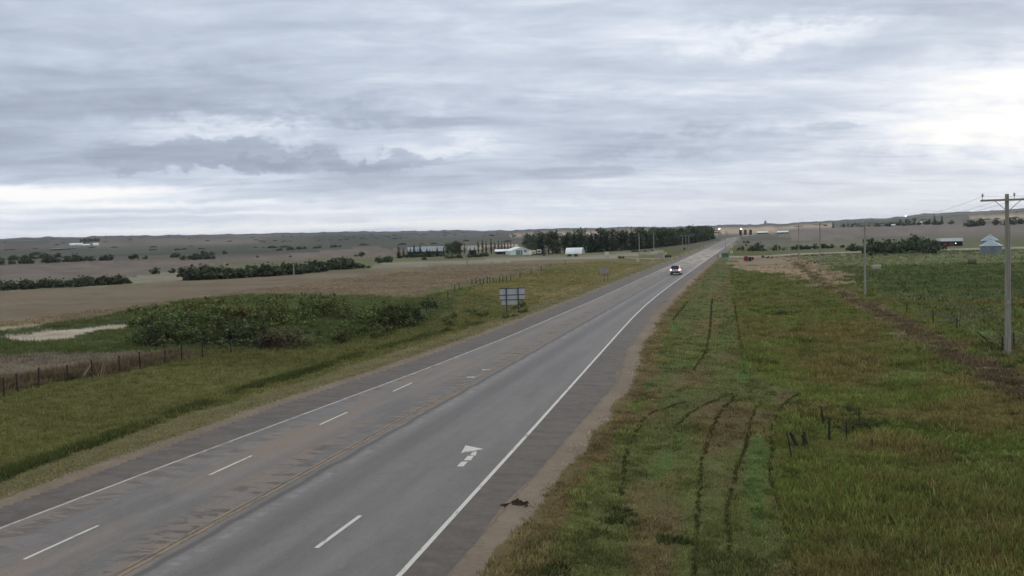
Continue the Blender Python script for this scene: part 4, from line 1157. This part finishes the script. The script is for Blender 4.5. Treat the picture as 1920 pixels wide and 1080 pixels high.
for px, py, h in ((1600, 806, 0.5), (1610, 804, 0.55), (1620, 803, 0.5), (1592, 772, 0.5), (1601, 778, 0.5), (1586, 812, 0.4), (1640, 800, 0.4), (1660, 795, 0.35)):
    shrub('dark', at(px, py), h, 'low dark scrub in the hollow with old posts', 'dark scrub in the hollow', 0.9, 'low_scrub')
for px, py, h in ((1465, 590, 0.7), (1458, 590, 0.6), (1473, 590, 0.55)):
    shrub('dark', at(px, py), h, 'dark weed patch alone in the olive grass', 'weed patch in the olive grass', 0.7, 'weed_clump')
for px, py, h in ((1880, 672, 0.7), (1868, 668, 0.6), (1895, 690, 0.7), (1912, 680, 0.6), (1770, 612, 0.5), (1822, 610, 0.55), (1812, 612, 0.5), (1851, 622, 0.5), (1796, 597, 0.5), (1820, 588, 0.4)):
    shrub('green', at(px, py), h, 'low dark weed bush near the foot of the nearest power pole', 'weeds near the nearest power pole', 0.7, 'weed_clump')

# ------------------------------------------------------------------ signs
M_SIGNBACK = mat('bare_aluminium', pc(134, 138, 146), 0.5, 0.2, var=0.06, dirt=pc(116, 120, 128))
M_SIGNPOST = mat('dark_sign_post', pc(48, 50, 58), 0.7)
M_GREEN = mat('green_sign_face', pc(46, 82, 68), 0.5, var=0.06)
M_SIGNWHITE = mat('off_white_sign', pc(150, 148, 140), 0.6, var=0.06, dirt=pc(126, 122, 116))
p = (at(951, 586) + at(972, 586)) / 2; p.z = ground_z(p.x, p.y)
S = depth(p) / FOCAL_PX
t = thing('road_sign', 'back of a large rectangular highway sign on two dark posts, left verge', 'road sign', p, facing(p))
zt, zb = (586 - 540) * S, (586 - 561.5) * S
for k, (x0, x1) in enumerate(((-23.5, -11.5), (-10.5, 10.5), (11.5, 23.5))):
    MB().box(((x0 + x1) / 2 * S, 0.06, (zt + zb) / 2), ((x1 - x0) * S, 0.012, zt - zb), 0).build('panel', M_SIGNBACK, t)
MB().box((-5.5 * S, 0.062, (586 - 566.5) * S), (30 * S, 0.012, 9.2 * S)).build('lower_panel', M_SIGNBACK, t)
for x in (-11, 11): MB().box((x * S, -0.03, zt / 2 - 0.2), (0.13, 0.13, zt + 0.35)).build('post', M_SIGNPOST, t)
for z, w in ((zt - 0.03, 47), ((586 - 553) * S, 47), ((586 - 562) * S, 46)): MB().box((0, 0.03, z), (w * S, 0.05, 0.09)).build('stringer', M_SIGNPOST, t)

def small_sign(px, base, x0, x1, top, bot, material, label, posts=(0,), post_mat=None, round_=False):
    p = at(px, base); S = depth(p) / FOCAL_PX
    t = thing('road_sign', label, 'road sign', p, facing(p))
    zt, zb = (base - top) * S, (base - bot) * S
    if round_:
        m = MB().rod(((x0 + x1) / 2 * S, -0.05, (zt + zb) / 2), ((x0 + x1) / 2 * S, -0.03, (zt + zb) / 2), (x1 - x0) / 2 * S, None, 18)
    else:
        m = MB().box(((x0 + x1) / 2 * S, -0.05, (zt + zb) / 2), ((x1 - x0) * S, 0.03, zt - zb))
    m.build('panel', material, t, bevel=0.006)
    for q in posts: MB().box((q * S, 0.02, zt / 2 - 0.2), (0.1, 0.1, zt + 0.3)).build('post', post_mat or M_SIGNPOST, t)
    return t, S
small_sign(1133, 529, -7.5, 9, 501, 513, mat('sign_back_grey', pc(108, 106, 104), 0.6), 'grey back of a medium sign on a single post, left verge', (0, 7))
t, S = small_sign(1360, 490, -7, 7, 474, 483, M_GREEN, 'green guide sign at the junction, right of the highway', (-5, 5), M_STEEL)
z0, z1 = 16 * S, 7 * S
m = MB()
for z in (z0 - .06, z1 + .06): m.box((0, -0.072, z), (13 * S, 0.006, 0.05))
for x in (-6.4, 6.4): m.box((x * S, -0.0725, (z0 + z1) / 2), (0.05, 0.006, 8 * S))
m.build('border', M_SIGNWHITE, t)
small_sign(1138, 483, -4, 4, 472, 478.5, M_SIGNWHITE, 'small white board in front of the windbreak', (-2, 2))
small_sign(1196, 492, -2.8, 2.8, 485, 491, mat('pale_yellow_board', pc(140, 136, 116), 0.7), 'small pale square marker left of the white billboard', (0,))
t, S = small_sign(1237, 488, -9, 7, 476, 484, mat('billboard_grey', pc(118, 114, 110), 0.7), 'low grey billboard with white right edge on the left verge', (-7, 6))
MB().box((8 * S, -0.08, 6 * S), (1.8 * S, 0.06, 12 * S)).build('edge_board', M_SIGNWHITE, t)
small_sign(1248.5, 486, -1.9, 1.9, 472.5, 478, M_SIGNWHITE, 'small round white sign right of the grey billboard', (0,), None, True)
t, S = small_sign(1371.5, 478, -2.5, 2.5, 457, 465, mat('pale_green_panel', pc(140, 146, 126), 0.6), 'narrow post with stacked pale panels right of the green sign', (0,), M_STEEL)
MB().box((0, -0.05, 5.5 * S), (5 * S, 0.03, 5 * S)).build('lower_panel', mat('pale_green_panel', ()), t)
MB().box((0.3 * S, -0.05, 24 * S), (4 * S, 0.03, 3 * S)).build('upper_panel', mat('pale_green_panel', ()), t)

# ------------------------------------------------------------------ car
def make_car():
    x, y = pave_at(1268, 515.2)
    t = thing('car', 'white sport utility vehicle with glowing tail lights driving away', 'car', (x, y, road_z(x, y)), RAD(-0.5))
    M_CAR = mat('white_car_paint', (0.62, 0.62, 0.65), 0.3, 0, var=0.02, spec=0.5)
    M_GLASS = mat('dark_car_glass', (0.015, 0.015, 0.02), 0.08, 0, var=0.02, spec=0.6)
    M_PLAST = mat('black_car_plastic', (0.02, 0.02, 0.022), 0.6)
    M_TYRE = mat('tyre_rubber', (0.015, 0.015, 0.015), 0.85)
    M_RIM = mat('wheel_rim', (0.35, 0.35, 0.37), 0.35, 0.7)
    M_TAIL = mat('lit_tail_light', (0.6, 0.08, 0.08), 0.3, emit=(1.0, 0.50, 0.48), estr=5.0)
    M_HEAD = mat('head_light', (0.7, 0.7, 0.7), 0.2)
    L = 2.35
    def ring(y, prof):                        # half profile (x,z) bottom to top, mirrored
        return [(px, y, pz) for px, pz in prof] + [(-px, y, pz) for px, pz in reversed(prof)]
    body = MB().loft([ring(-L, [(.80, .50), (.88, .62), (.90, .92), (.84, 1.06)]), ring(-L + .12, [(.92, .34), (.96, .60), (.98, .95), (.90, 1.10)]),
                      ring(-.6, [(.94, .30), (.98, .60), (.99, .95), (.92, 1.10)]), ring(1.0, [(.94, .30), (.98, .60), (.98, .95), (.90, 1.09)]),
                      ring(2.0, [(.92, .34), (.94, .60), (.93, .85), (.82, .98)]), ring(L, [(.74, .45), (.80, .60), (.80, .75), (.70, .84)])])
    b = body.build('body', M_CAR, t, bevel=0.03, smooth_=False)
    MB().loft([ring(-L + .05, [(.86, 1.06), (.80, 1.16)]), ring(-L + .42, [(.86, 1.08), (.70, 1.62)]), ring(-L + .7, [(.86, 1.08), (.70, 1.70)]), ring(.2, [(.87, 1.08), (.70, 1.73)]), ring(.75, [(.86, 1.08), (.68, 1.64)]), ring(1.5, [(.84, 1.06), (.78, 1.10)])]).build('cabin', M_GLASS, t)
    rf = MB().loft([ring(-L + .36, [(.70, 1.63), (.60, 1.70)]), ring(-L + .7, [(.72, 1.69), (.60, 1.75)]), ring(.2, [(.72, 1.72), (.58, 1.78)]), ring(.72, [(.70, 1.66), (.58, 1.69)])])
    roof = rf.build('roof', mat('dark_car_roof', (0.035, 0.035, 0.04), 0.3), t)
    for s in (-1, 1): MB().rod((s * .62, -1.6, 1.80), (s * .62, .3, 1.82), .02, None, 5).build('roof_rail', M_PLAST, roof)
    MB().box((0, -L - .02, .58), (1.72, .16, .26)).build('rear_bumper', M_PLAST, t, bevel=0.03)
    MB().box((0, L, .52), (1.5, .14, .24)).build('front_bumper', M_PLAST, t, bevel=0.03)
    MB().box((0, -L - .012, .82), (.5, .02, .13)).build('licence_plate', mat('plate_white', (.6, .6, .6), .5), t)
    for s in (-1, 1):
        MB().box((s * .80, -L + .03, 1.0), (.22, .16, .32)).build('tail_light', M_TAIL, t, bevel=0.02)
        MB().box((s * .66, L - .05, .74), (.26, .1, .12)).build('headlight', M_HEAD, t)
        MB().box((s * 1.04, .95, 1.12), (.18, .1, .14)).build('mirror', M_PLAST, t, bevel=0.02)
        for yy in (-1.45, 1.4):
            w = MB().rod((s * .72, yy, .36), (s * .95, yy, .36), .36, None, 16).build('wheel', M_TYRE, t)
            MB().rod((s * .94, yy, .36), (s * .96, yy, .36), .23, .2, 12).build('rim', M_RIM, w)
    return t
make_car()

# ------------------------------------------------------------------ farm buildings
M_ROOF = mat('grey_metal_roof', pc(118, 122, 130), 0.5, 0.1, var=0.08, scale=0.8, dirt=pc(104, 106, 112))
M_DARKWALL = mat('dark_timber_wall', pc(58, 58, 60), 0.8, var=0.1)
M_WHITEWALL = mat('white_metal_wall', pc(168, 176, 180), 0.5, var=0.05, scale=0.8, dirt=pc(146, 154, 158))
M_WHITEROOF = mat('white_metal_roof', pc(196, 200, 206), 0.5, var=0.04, scale=0.6, dirt=pc(176, 180, 186))
M_OPEN = mat('dark_opening', (0.02, 0.022, 0.025), 0.7)
def gable(name, label, p, w, d, wall, roof, rz, mw, mr, over=0.3, openings=(), parts=True, cat='building'):
    """ridge along local x; w long, d deep; front wall at -d/2"""
    t = thing(name, label, cat, p, rz)
    MB().loft([[(-w / 2, -d / 2, -.4), (-w / 2, d / 2, -.4), (-w / 2, d / 2, wall), (-w / 2, 0, wall + roof - .03), (-w / 2, -d / 2, wall)],
               [(w / 2, -d / 2, -.4), (w / 2, d / 2, -.4), (w / 2, d / 2, wall), (w / 2, 0, wall + roof - .03), (w / 2, -d / 2, wall)]]).build('wall', mw, t)
    sl = roof / (d / 2)
    for s in (-1, 1):
        e = s * (d / 2 + over); ze = wall - over * sl
        MB().loft([[(-w / 2 - over, 0, wall + roof + .02), (-w / 2 - over, e, ze + .02), (-w / 2 - over, e, ze + .12), (-w / 2 - over, 0, wall + roof + .12)],
                   [(w / 2 + over, 0, wall + roof + .02), (w / 2 + over, e, ze + .02), (w / 2 + over, e, ze + .12), (w / 2 + over, 0, wall + roof + .12)]]).build('roof', mr, t)
    for x, z, ww, hh, nm in openings:
        MB().box((x, -d / 2 - .02, z), (ww, .05, hh)).build(nm, M_OPEN, t)
    return t
p = at(778, 479.5); gable('barn', 'left half of the long low barn with grey roof', p, metres(26, p), 8, 1.9, 1.9, facing(p), M_DARKWALL, M_ROOF, openings=((-1.5, 1, 1.6, 1.6, 'door'), (1.6, 1.1, 0.8, 0.6, 'window')))
p = at(812, 479.5); gable('barn', 'right, longer half of the long low barn with grey roof', p, metres(37, p), 8, 2.1, 1.9, facing(p) - 0.03, M_DARKWALL, M_ROOF, openings=((-2.5, 1, 1.6, 1.6, 'door'), (0.5, 1.2, 0.8, 0.6, 'window'), (2.8, 1.2, .8, .6, 'window')))
p = at(886, 477); gable('shed', 'small dark shed with grey roof between the trees', p, metres(14, p), 5, 2.0, 1.3, facing(p), M_DARKWALL, M_ROOF, openings=((0, .9, 1.2, 1.6, 'door'),))
p = at(944, 476.5); gable('shed', 'low open-fronted shed with white roof left of the white hall', p, metres(30, p), 5, 1.25, 0.7, facing(p), M_DARKWALL, M_WHITEROOF, openings=((-1.5, .6, 2, .9, 'opening'), (1.5, .6, 2, .9, 'opening')))
# white hall: gable end towards the viewer
p = at(977, 478); S = depth(p) / FOCAL_PX
t = thing('hall', 'large white metal hall with low gable front', 'building', p, facing(p) + RAD(8))
w, wl, rf = 40 * S, 7.5 * S, 6.5 * S
MB().loft([[(-w / 2, y, -.4), (w / 2, y, -.4), (w / 2, y, wl), (0, y, wl + rf), (-w / 2, y, wl)] for y in (0, 16)]).build('wall', M_WHITEWALL, t)
for s in (-1, 1):
    MB().loft([[(0, y, wl + rf + .02), (s * (w / 2 + .3), y, wl - .05), (s * (w / 2 + .3), y, wl + .07), (0, y, wl + rf + .14)] for y in (-.3, 16.3)]).build('roof', M_WHITEROOF, t)
for x in (-7.5, -3.5, 1): MB().box((x * S, -.03, 1.0), (.8, .06, 1.9)).build('door', mat('grey_door', pc(92, 102, 104), .6), t)
MB().box((8 * S, -.03, 1.5), (1.1, .06, .9)).build('window', mat('grey_door', ()), t)
MB().box((17.5 * S, -.05, wl / 2 - .2), (5 * S, .1, wl + .4)).build('end_panel', M_WHITEROOF, t)
# quonset hut
p = at(1078, 476); S = depth(p) / FOCAL_PX
t = thing('quonset_hut', 'white arched hut standing alone before the windbreak', 'building', p, facing(p) + RAD(-14))
R = 11.5 * S; L = 31 * S
arc = [(R * math.cos(a), R * 1.02 * math.sin(a)) for a in np.linspace(0, math.pi, 17)]
MB().loft([[(x, y * 1.0, z - .05) for y, z in arc] for x in np.linspace(-L / 2, L / 2, 9)]).build('shell', M_WHITEROOF, t)
MB().loft([[(x, y * .97, z * .97 - .04) for y, z in arc] for x in (L / 2 + .002, L / 2 + .06)]).build('end_wall', M_WHITEWALL, t)
MB().box((L / 2 + .08, 0, 1.0), (.06, 1.8, 2.0)).build('door', mat('grey_door', ()), t)
for k in range(1, 8):
    x = -L / 2 + L * k / 8
    MB().loft([[(xx, y * 1.012, z * 1.012 - .05) for y, z in arc] for xx in (x - .05, x + .05)]).build('rib', M_WHITEWALL, t)
# caravans beside the hall
def caravan(px, py, w, h, label, mt):
    p = at(px, py); S = depth(p) / FOCAL_PX
    t = thing('caravan', label, 'caravan', p, facing(p))
    MB().box((0, 0, h * S / 2 + .25), (w * S, 2.0, h * S - .25), taper=.94).build('body', mt, t, bevel=.1)
    MB().box((0, -1.02, h * S * .6), (w * S * .5, .04, h * S * .28)).build('window', M_OPEN, t)
    for s in (-1, 1): MB().rod((s * w * S * .25, -1.0, .25), (s * w * S * .25, -.8, .25), .27, None, 10).build('wheel', mat('tyre_rubber', ()), t)
caravan(1001, 478, 7, 8, 'small cream caravan right of the white hall', mat('cream_paint', pc(176, 172, 156), .4))
caravan(1011, 477, 9, 9, 'pale grey caravan with dark window right of the cream one', mat('grey_paint', pc(150, 152, 148), .4))
p = at(1066, 467); tag(MB().box((0, 0, .6), (1.6, 1.5, 1.2), taper=.7).build('white_tank', M_WHITEROOF, None, p, bevel=.2), 'small white tank behind the arched hut', 'tank')

# right side: grain bins and sheds
M_BIN = mat('galvanised_blue_grey', pc(94, 102, 110), 0.5, 0.1, var=0.1, scale=1.2, dirt=pc(82, 92, 102))
M_BINROOF = mat('galvanised_roof', pc(120, 130, 138), 0.45, 0.2, var=0.06)
def grain_bin(p, r, eave, apex, label):
    t = thing('grain_bin', label, 'grain bin', p, facing(p))
    n = 28
    for k in range(4):                     # corrugated rings
        z0, z1 = eave * k / 4 - (.3 if k == 0 else 0), eave * (k + 1) / 4
        zs = np.linspace(z0, z1, 9); rings = []
        for j, z in enumerate(zs):
            rr = r + (0.03 if j % 2 else 0.0) - (.02 if j in (0, 8) else 0)
            rings.append([(rr * math.cos(6.2832 * i / n), rr * math.sin(6.2832 * i / n), z) for i in range(n)])
        MB().loft(rings).build('wall_ring', M_BIN, t)
    m = MB(); rings = []
    for f in (1.06, .6, .12): rings.append([(r * f * math.cos(6.2832 * i / n), r * f * math.sin(6.2832 * i / n), eave - .05 + (apex - eave) * (1.06 - f) / .94) for i in range(n)])
    ro = m.loft(rings).build('roof', M_BINROOF, t)
    MB().rod((0, 0, apex - .1), (0, 0, apex + .2), .35, .3, 10).build('cap', M_BINROOF, ro)
    MB().box((.4, -r - .04, 1.1), (.8, .1, 1.5)).build('door', mat('bin_door', pc(78, 90, 104), .5), t)
p = at(1858, 476); S = depth(p) / FOCAL_PX
grain_bin(p, 18.5 * S, 15.5 * S, 26.5 * S, 'front blue-grey grain bin with conical roof, right pasture')
q = p * (1 + 7.0 / p.length) + Vector((-0.25, 0, 0)); q.z = ground_z(q.x, q.y) - 0.02
grain_bin(q, 15 * S, 25.5 * S, 36 * S, 'taller grain bin standing behind the front one')
p = at(1784, 461); S = depth(p) / FOCAL_PX
gable('shed', 'long open shed with pale roof left of the grain bins', p, 36 * S, 7, 9 * S, 5 * S, facing(p), mat('brown_shed_wall', pc(74, 58, 52), .8), M_ROOF, openings=((-2, .8, 3, 1.3, 'opening'), (2.2, .8, 2.6, 1.3, 'opening')))
t2 = MB(); p2 = at(1779, 461.5)
M_RED = mat('faded_red_paint', pc(96, 50, 48), 0.6, var=0.12)
def machine(p, S, label):
    """low red machine: two round drums either side of a black body"""
    t = thing('farm_machine', label, 'machine', p, facing(p))
    MB().rod((-6.5 * S, -.25, 6 * S), (-6.5 * S, .6, 6 * S), 6 * S, None, 16).build('drum', M_RED, t)
    MB().rod((-6.5 * S, -.3, 6 * S), (-6.5 * S, -.2, 6 * S), 2.2 * S, None, 12).build('hub', mat('dark_red_paint', pc(84, 22, 24), .6), t)
    MB().box((1.5 * S, .2, 5 * S), (5 * S, .9, 9.5 * S), taper=.85).build('body', mat('black_car_plastic', ()), t)
    MB().rod((7 * S, -.1, 6.2 * S), (7 * S, .5, 6.2 * S), 3.6 * S, None, 14).build('drum', M_RED, t)
    MB().rod((7 * S, -.16, 6.2 * S), (7 * S, -.09, 6.2 * S), 1.4 * S, None, 12).build('hub', mat('dark_red_paint', ()), t)
    MB().rod((-6 * S, .3, 2 * S), (7 * S, .3, 2 * S), .07, None, 6).build('axle', M_DARKSTEEL, t)
p = at(1405, 490); machine(p, depth(p) / FOCAL_PX * .85, 'red and black farm machine in the grass by the junction')
p = at(1776, 462); machine(p, depth(p) / FOCAL_PX * .55, 'small red machine parked before the long open shed')
p = at(1764, 459); S = depth(p) / FOCAL_PX
gable('shed', 'small pale-roofed shed just left of the long open shed', p, 12 * S, 4, 7 * S, 4 * S, facing(p), M_DARKWALL, M_ROOF)

# far right farm, white sheds on the rise and dark tanks
for px, py, w, h, lab in ((1723, 419.5, 10, 4, 'left white house of the far right farm'), (1741, 419, 5, 4, 'right white house of the far right farm'), (1675, 424, 7, 3, 'tiny pale hut in front of the right-hand shelterbelt'),
                          (1430, 438.5, 20, 4.5, 'left low white-roofed shed on the rise beside the highway'), (1468, 438, 20, 5, 'right low white-roofed shed on the rise, brighter')):
    p = at(px, py); S = depth(p) / FOCAL_PX
    gable('farm_house' if 'house' in lab else 'shed', lab, p, w * S, 4.5 * S, h * S * .55, h * S * .45, facing(p), M_WHITEROOF if 'house' in lab else M_DARKWALL, M_WHITEROOF, over=.2, openings=((0, h * S * .25, w * S * .12, h * S * .3, 'window'),))
M_TANK = mat('dark_brown_tank', pc(58, 44, 42), 0.6, var=0.08)
for px, lab in ((1388.5, 'left dark brown storage tank on the rise'), (1397.5, 'middle dark brown storage tank on the rise'), (1407.5, 'right dark brown storage tank on the rise')):
    p = at(px, 440.5); S = depth(p) / FOCAL_PX
    t = thing('storage_tank', lab, 'tank', p)
    MB().rod((0, 0, -.3), (0, 0, 9.5 * S), 2.5 * S, None, 16).build('shell', M_TANK, t)
    MB().rod((0, 0, 9.5 * S), (0, 0, 10 * S), 2.6 * S, .6 * S, 16).build('roof', M_TANK, t)
    MB().box((0, -2.6 * S, 4.7 * S), (.5, .25, 9.4 * S)).build('ladder', M_DARKSTEEL, t)
M_LIT = mat('lit_yard_lamp', (0.9, 0.9, 0.9), 0.3, emit=(1.0, 0.97, 0.92), estr=9.0)
for px, py, base, lab, r in ((1389.5, 429.5, 440.5, 'lit yard lamp above the left dark tank', .9), (1349, 429, 441, 'pale lit lamp on the rise right of the windbreak', .8), (1792, 456, 462, 'lit lamp in front of the long open shed', .12), (1698, 405, 409.5, 'bright lit lamp on the far right ridge', 2.0)):
    p = at(px, base); h = metres(base - py, p)
    t = thing('yard_lamp', lab, 'lamp', p)
    MB().rod((0, 0, -.3), (0, 0, h), r * .12, r * .1, 8).build('post', M_STEEL, t)
    MB().rod((0, 0, h - r * .5), (0, 0, h + r * .15), r * .75, r, 12).rod((0, 0, h + r * .15), (0, 0, h + r * .7), r, r * .3, 12).build('lamp', M_LIT, t)

# grain elevator on the skyline, far left farm and pond
p = at(1435, 420); S = depth(p) / FOCAL_PX
t = thing('grain_elevator', 'tiny grey grain elevator on the skyline', 'grain elevator', p, facing(p))
M_EL = mat('elevator_grey', pc(112, 116, 124), .7)
MB().box((0, 0, 2 * S), (5 * S, 4 * S, 4.4 * S)).build('wall', M_EL, t)
MB().box((0, 0, 5 * S), (3.4 * S, 4 * S, 2 * S), taper=.7).build('roof', M_EL, t)
MB().box((0, 0, 6.6 * S), (1.7 * S, 3 * S, 1.6 * S), taper=.8).build('cupola', M_EL, t)
for px, py, w, h, lab in ((143, 460.5, 22, 4, 'long white barn of the far left farm'), (162, 461, 12, 3, 'middle pale barn of the far left farm'), (180, 460.5, 9, 4, 'right white barn of the far left farm')):
    p = at(px, py); S = depth(p) / FOCAL_PX
    gable('barn', lab, p, w * S, 5 * S, h * S * .6, h * S * .5, facing(p), M_WHITEWALL, M_WHITEROOF, over=.4, openings=((0, h * S * .25, w * S * .1, h * S * .35, 'door'),))
for p in along([(155, 456), (187, 454)], 14, 4):
    tree('broad', p, random.uniform(8, 11), 'far dark tree behind the far left farm', 'trees of the far left farm')
P = [at(*q) for q in [(92, 469), (110, 467), (145, 465.5), (146, 466.8), (120, 468.4), (98, 470)]]
zc = max(q.z for q in P) + 0.6
me = bpy.data.meshes.new('pond'); me.from_pydata([(q.x, q.y, zc) for q in P], [], [tuple(range(len(P)))[::-1]])
m = bpy.data.materials.new('pond_water'); m.use_nodes = True; T = NT(m.node_tree)
pr = T.n('ShaderNodeBsdfPrincipled'); pr.inputs['Base Color'].default_value = (.25, .27, .28, 1); pr.inputs['Roughness'].default_value = .12
bp = T.n('ShaderNodeBump'); bp.inputs['Strength'].default_value = .05; T.put(bp.inputs['Height'], T.noise(T.n('ShaderNodeNewGeometry').outputs['Position'], .5)); T.t.links.new(bp.outputs[0], pr.inputs['Normal'])
oo = T.n('ShaderNodeOutputMaterial'); T.t.links.new(pr.outputs[0], oo.inputs[0]); me.materials.append(m)
tag(link('pond', me), 'pale pond on the far left plain', kind='structure')

# hay bales in the pasture, debris on the shoulder
M_HAY = mat('grey_hay', pc(112, 112, 100), .95, var=.2, scale=5, bump=.5)
def bale(px, py, w, h, label, mt):
    p = at(px, py); S = depth(p) / FOCAL_PX; r = h * S / 2; rings = []
    for k in range(7):
        x = (k / 6 - .5) * w * S; f = .9 if k in (0, 6) else 1.0
        rings.append([(x, r * f * math.cos(6.2832 * i / 18) * (1 + random.uniform(-.03, .03)), r * .96 + r * f * math.sin(6.2832 * i / 18) * (1 + random.uniform(-.03, .03))) for i in range(18)])
    tag(MB().loft(rings).build('hay_bale', mt, None, p, facing(p), smooth_=True), label, 'bale')
bale(1643, 509, 17, 13, 'weathered pale hay bale beside the second power pole', M_HAY)
bale(1823, 496, 15, 12, 'dull green-grey hay bale below the grain bins', mat('mossy_hay', pc(76, 78, 62), .95, var=.2, scale=5, bump=.5))
bale(1581, 482, 9, 5, 'small pale bale near the end of the gravel side road', M_HAY)
x, y = pave_at(970, 946); m = MB(); g = random.Random(5)
for k in range(95):
    a = g.gauss(0, .20); b_ = g.gauss(0, .11); l = g.uniform(.08, .22); th = g.uniform(-.5, .5); h_ = g.uniform(.04, .20) * max(.2, 1 - abs(a) * 1.6)
    m.loft([[(a - l * math.cos(th) * .5, b_ - l * math.sin(th) * .5 - .05, 0), (a - l * math.cos(th) * .5, b_ - l * math.sin(th) * .5 + .05, 0), (a - l * math.cos(th) * .5, b_ - l * math.sin(th) * .5, h_ * .6 + .02)],
            [(a + l * math.cos(th) * .5, b_ + l * math.sin(th) * .5 - .04, h_ * .4), (a + l * math.cos(th) * .5, b_ + l * math.sin(th) * .5 + .04, h_ * .4), (a + l * math.cos(th) * .5, b_ + l * math.sin(th) * .5, h_ + .03)]])
tag(m.build('road_debris', mat('dark_brown_debris', pc(48, 38, 36), .9, var=.3, scale=8), None, (x, y, road_z(x, y) - 0.005), RAD(-8)), 'dark brown clump of debris on the gravel shoulder', 'debris')

# ------------------------------------------------------------------ distant scrub (one mass) and air
X, Y = scatter(60000, 900, 5600, -50, 22, 1.0)
n1 = fbm(X / 260.0, Y / 90.0, 91, 4); n2 = fbm(X / 60.0, Y / 40.0, 95, 3)
kp = (n1 > 0.555) & (n2 > 0.46); kp &= np.degrees(np.arctan2(X, Y)) < -2
kp2 = (fbm(X / 200.0, Y / 90.0, 191, 4) > 0.62) & (np.degrees(np.arctan2(X, Y)) > 4) & (np.hypot(X, Y) > 1500)
kp |= kp2
X, Y = X[kp][:550], Y[kp][:550]
Z = terrain(X, Y); n = len(X); Vs = []; g = rng
base = []
for k in range(7):
    a = 6.2832 * k / 7; base.append((math.cos(a), math.sin(a), .15))
tpl = np.array(base + [(.7 * math.cos(6.2832 * (k + .5) / 7), .7 * math.sin(6.2832 * (k + .5) / 7), .75) for k in range(7)] + [(0, 0, 1.05)])
tf = [(k, (k + 1) % 7, 7 + k) for k in range(7)] + [((k + 1) % 7, 7 + (k + 1) % 7, 7 + k) for k in range(7)] + [(7 + k, 7 + (k + 1) % 7, 14) for k in range(7)]
sz = g.uniform(1.2, 3.0, (n, 1, 1)); V = tpl[None] * g.uniform(.75, 1.25, (n, 15, 3)) * sz * np.array([2.2, 2.2, 0.8]); V = V + np.stack([X, Y, Z - .3], 1)[:, None, :]
Fc = (np.array(tf)[None] + (np.arange(n) * 15)[:, None, None]).reshape(-1, 3)
tint = np.repeat(np.array(pc(46, 50, 42)) * g.uniform(.6, 1.3, (n, 1)), 15, axis=0)
tag(link('distant_scrub', raw_mesh('distant_scrub', V.reshape(-1, 3), Fc, M_LEAF, tint)), 'far-off dark scrub scattered over the hills', 'scrub', kind='stuff')

hz = MB().box((0, 0, 20), (15200, 15200, 160)).build('haze', None)
m = bpy.data.materials.new('thin_evening_air'); m.use_nodes = True; T = NT(m.node_tree)
vol = T.n('ShaderNodeVolumePrincipled'); vol.inputs['Color'].default_value = (0.80, 0.86, 0.95, 1); vol.inputs['Density'].default_value = 5.5e-5
vol.inputs['Anisotropy'].default_value = 0.2
o = T.n('ShaderNodeOutputMaterial'); T.t.links.new(vol.outputs[0], o.inputs['Volume'])
hz.data.materials.append(m)
tag(hz, 'thin bluish haze over the far plain', 'haze', kind='stuff')
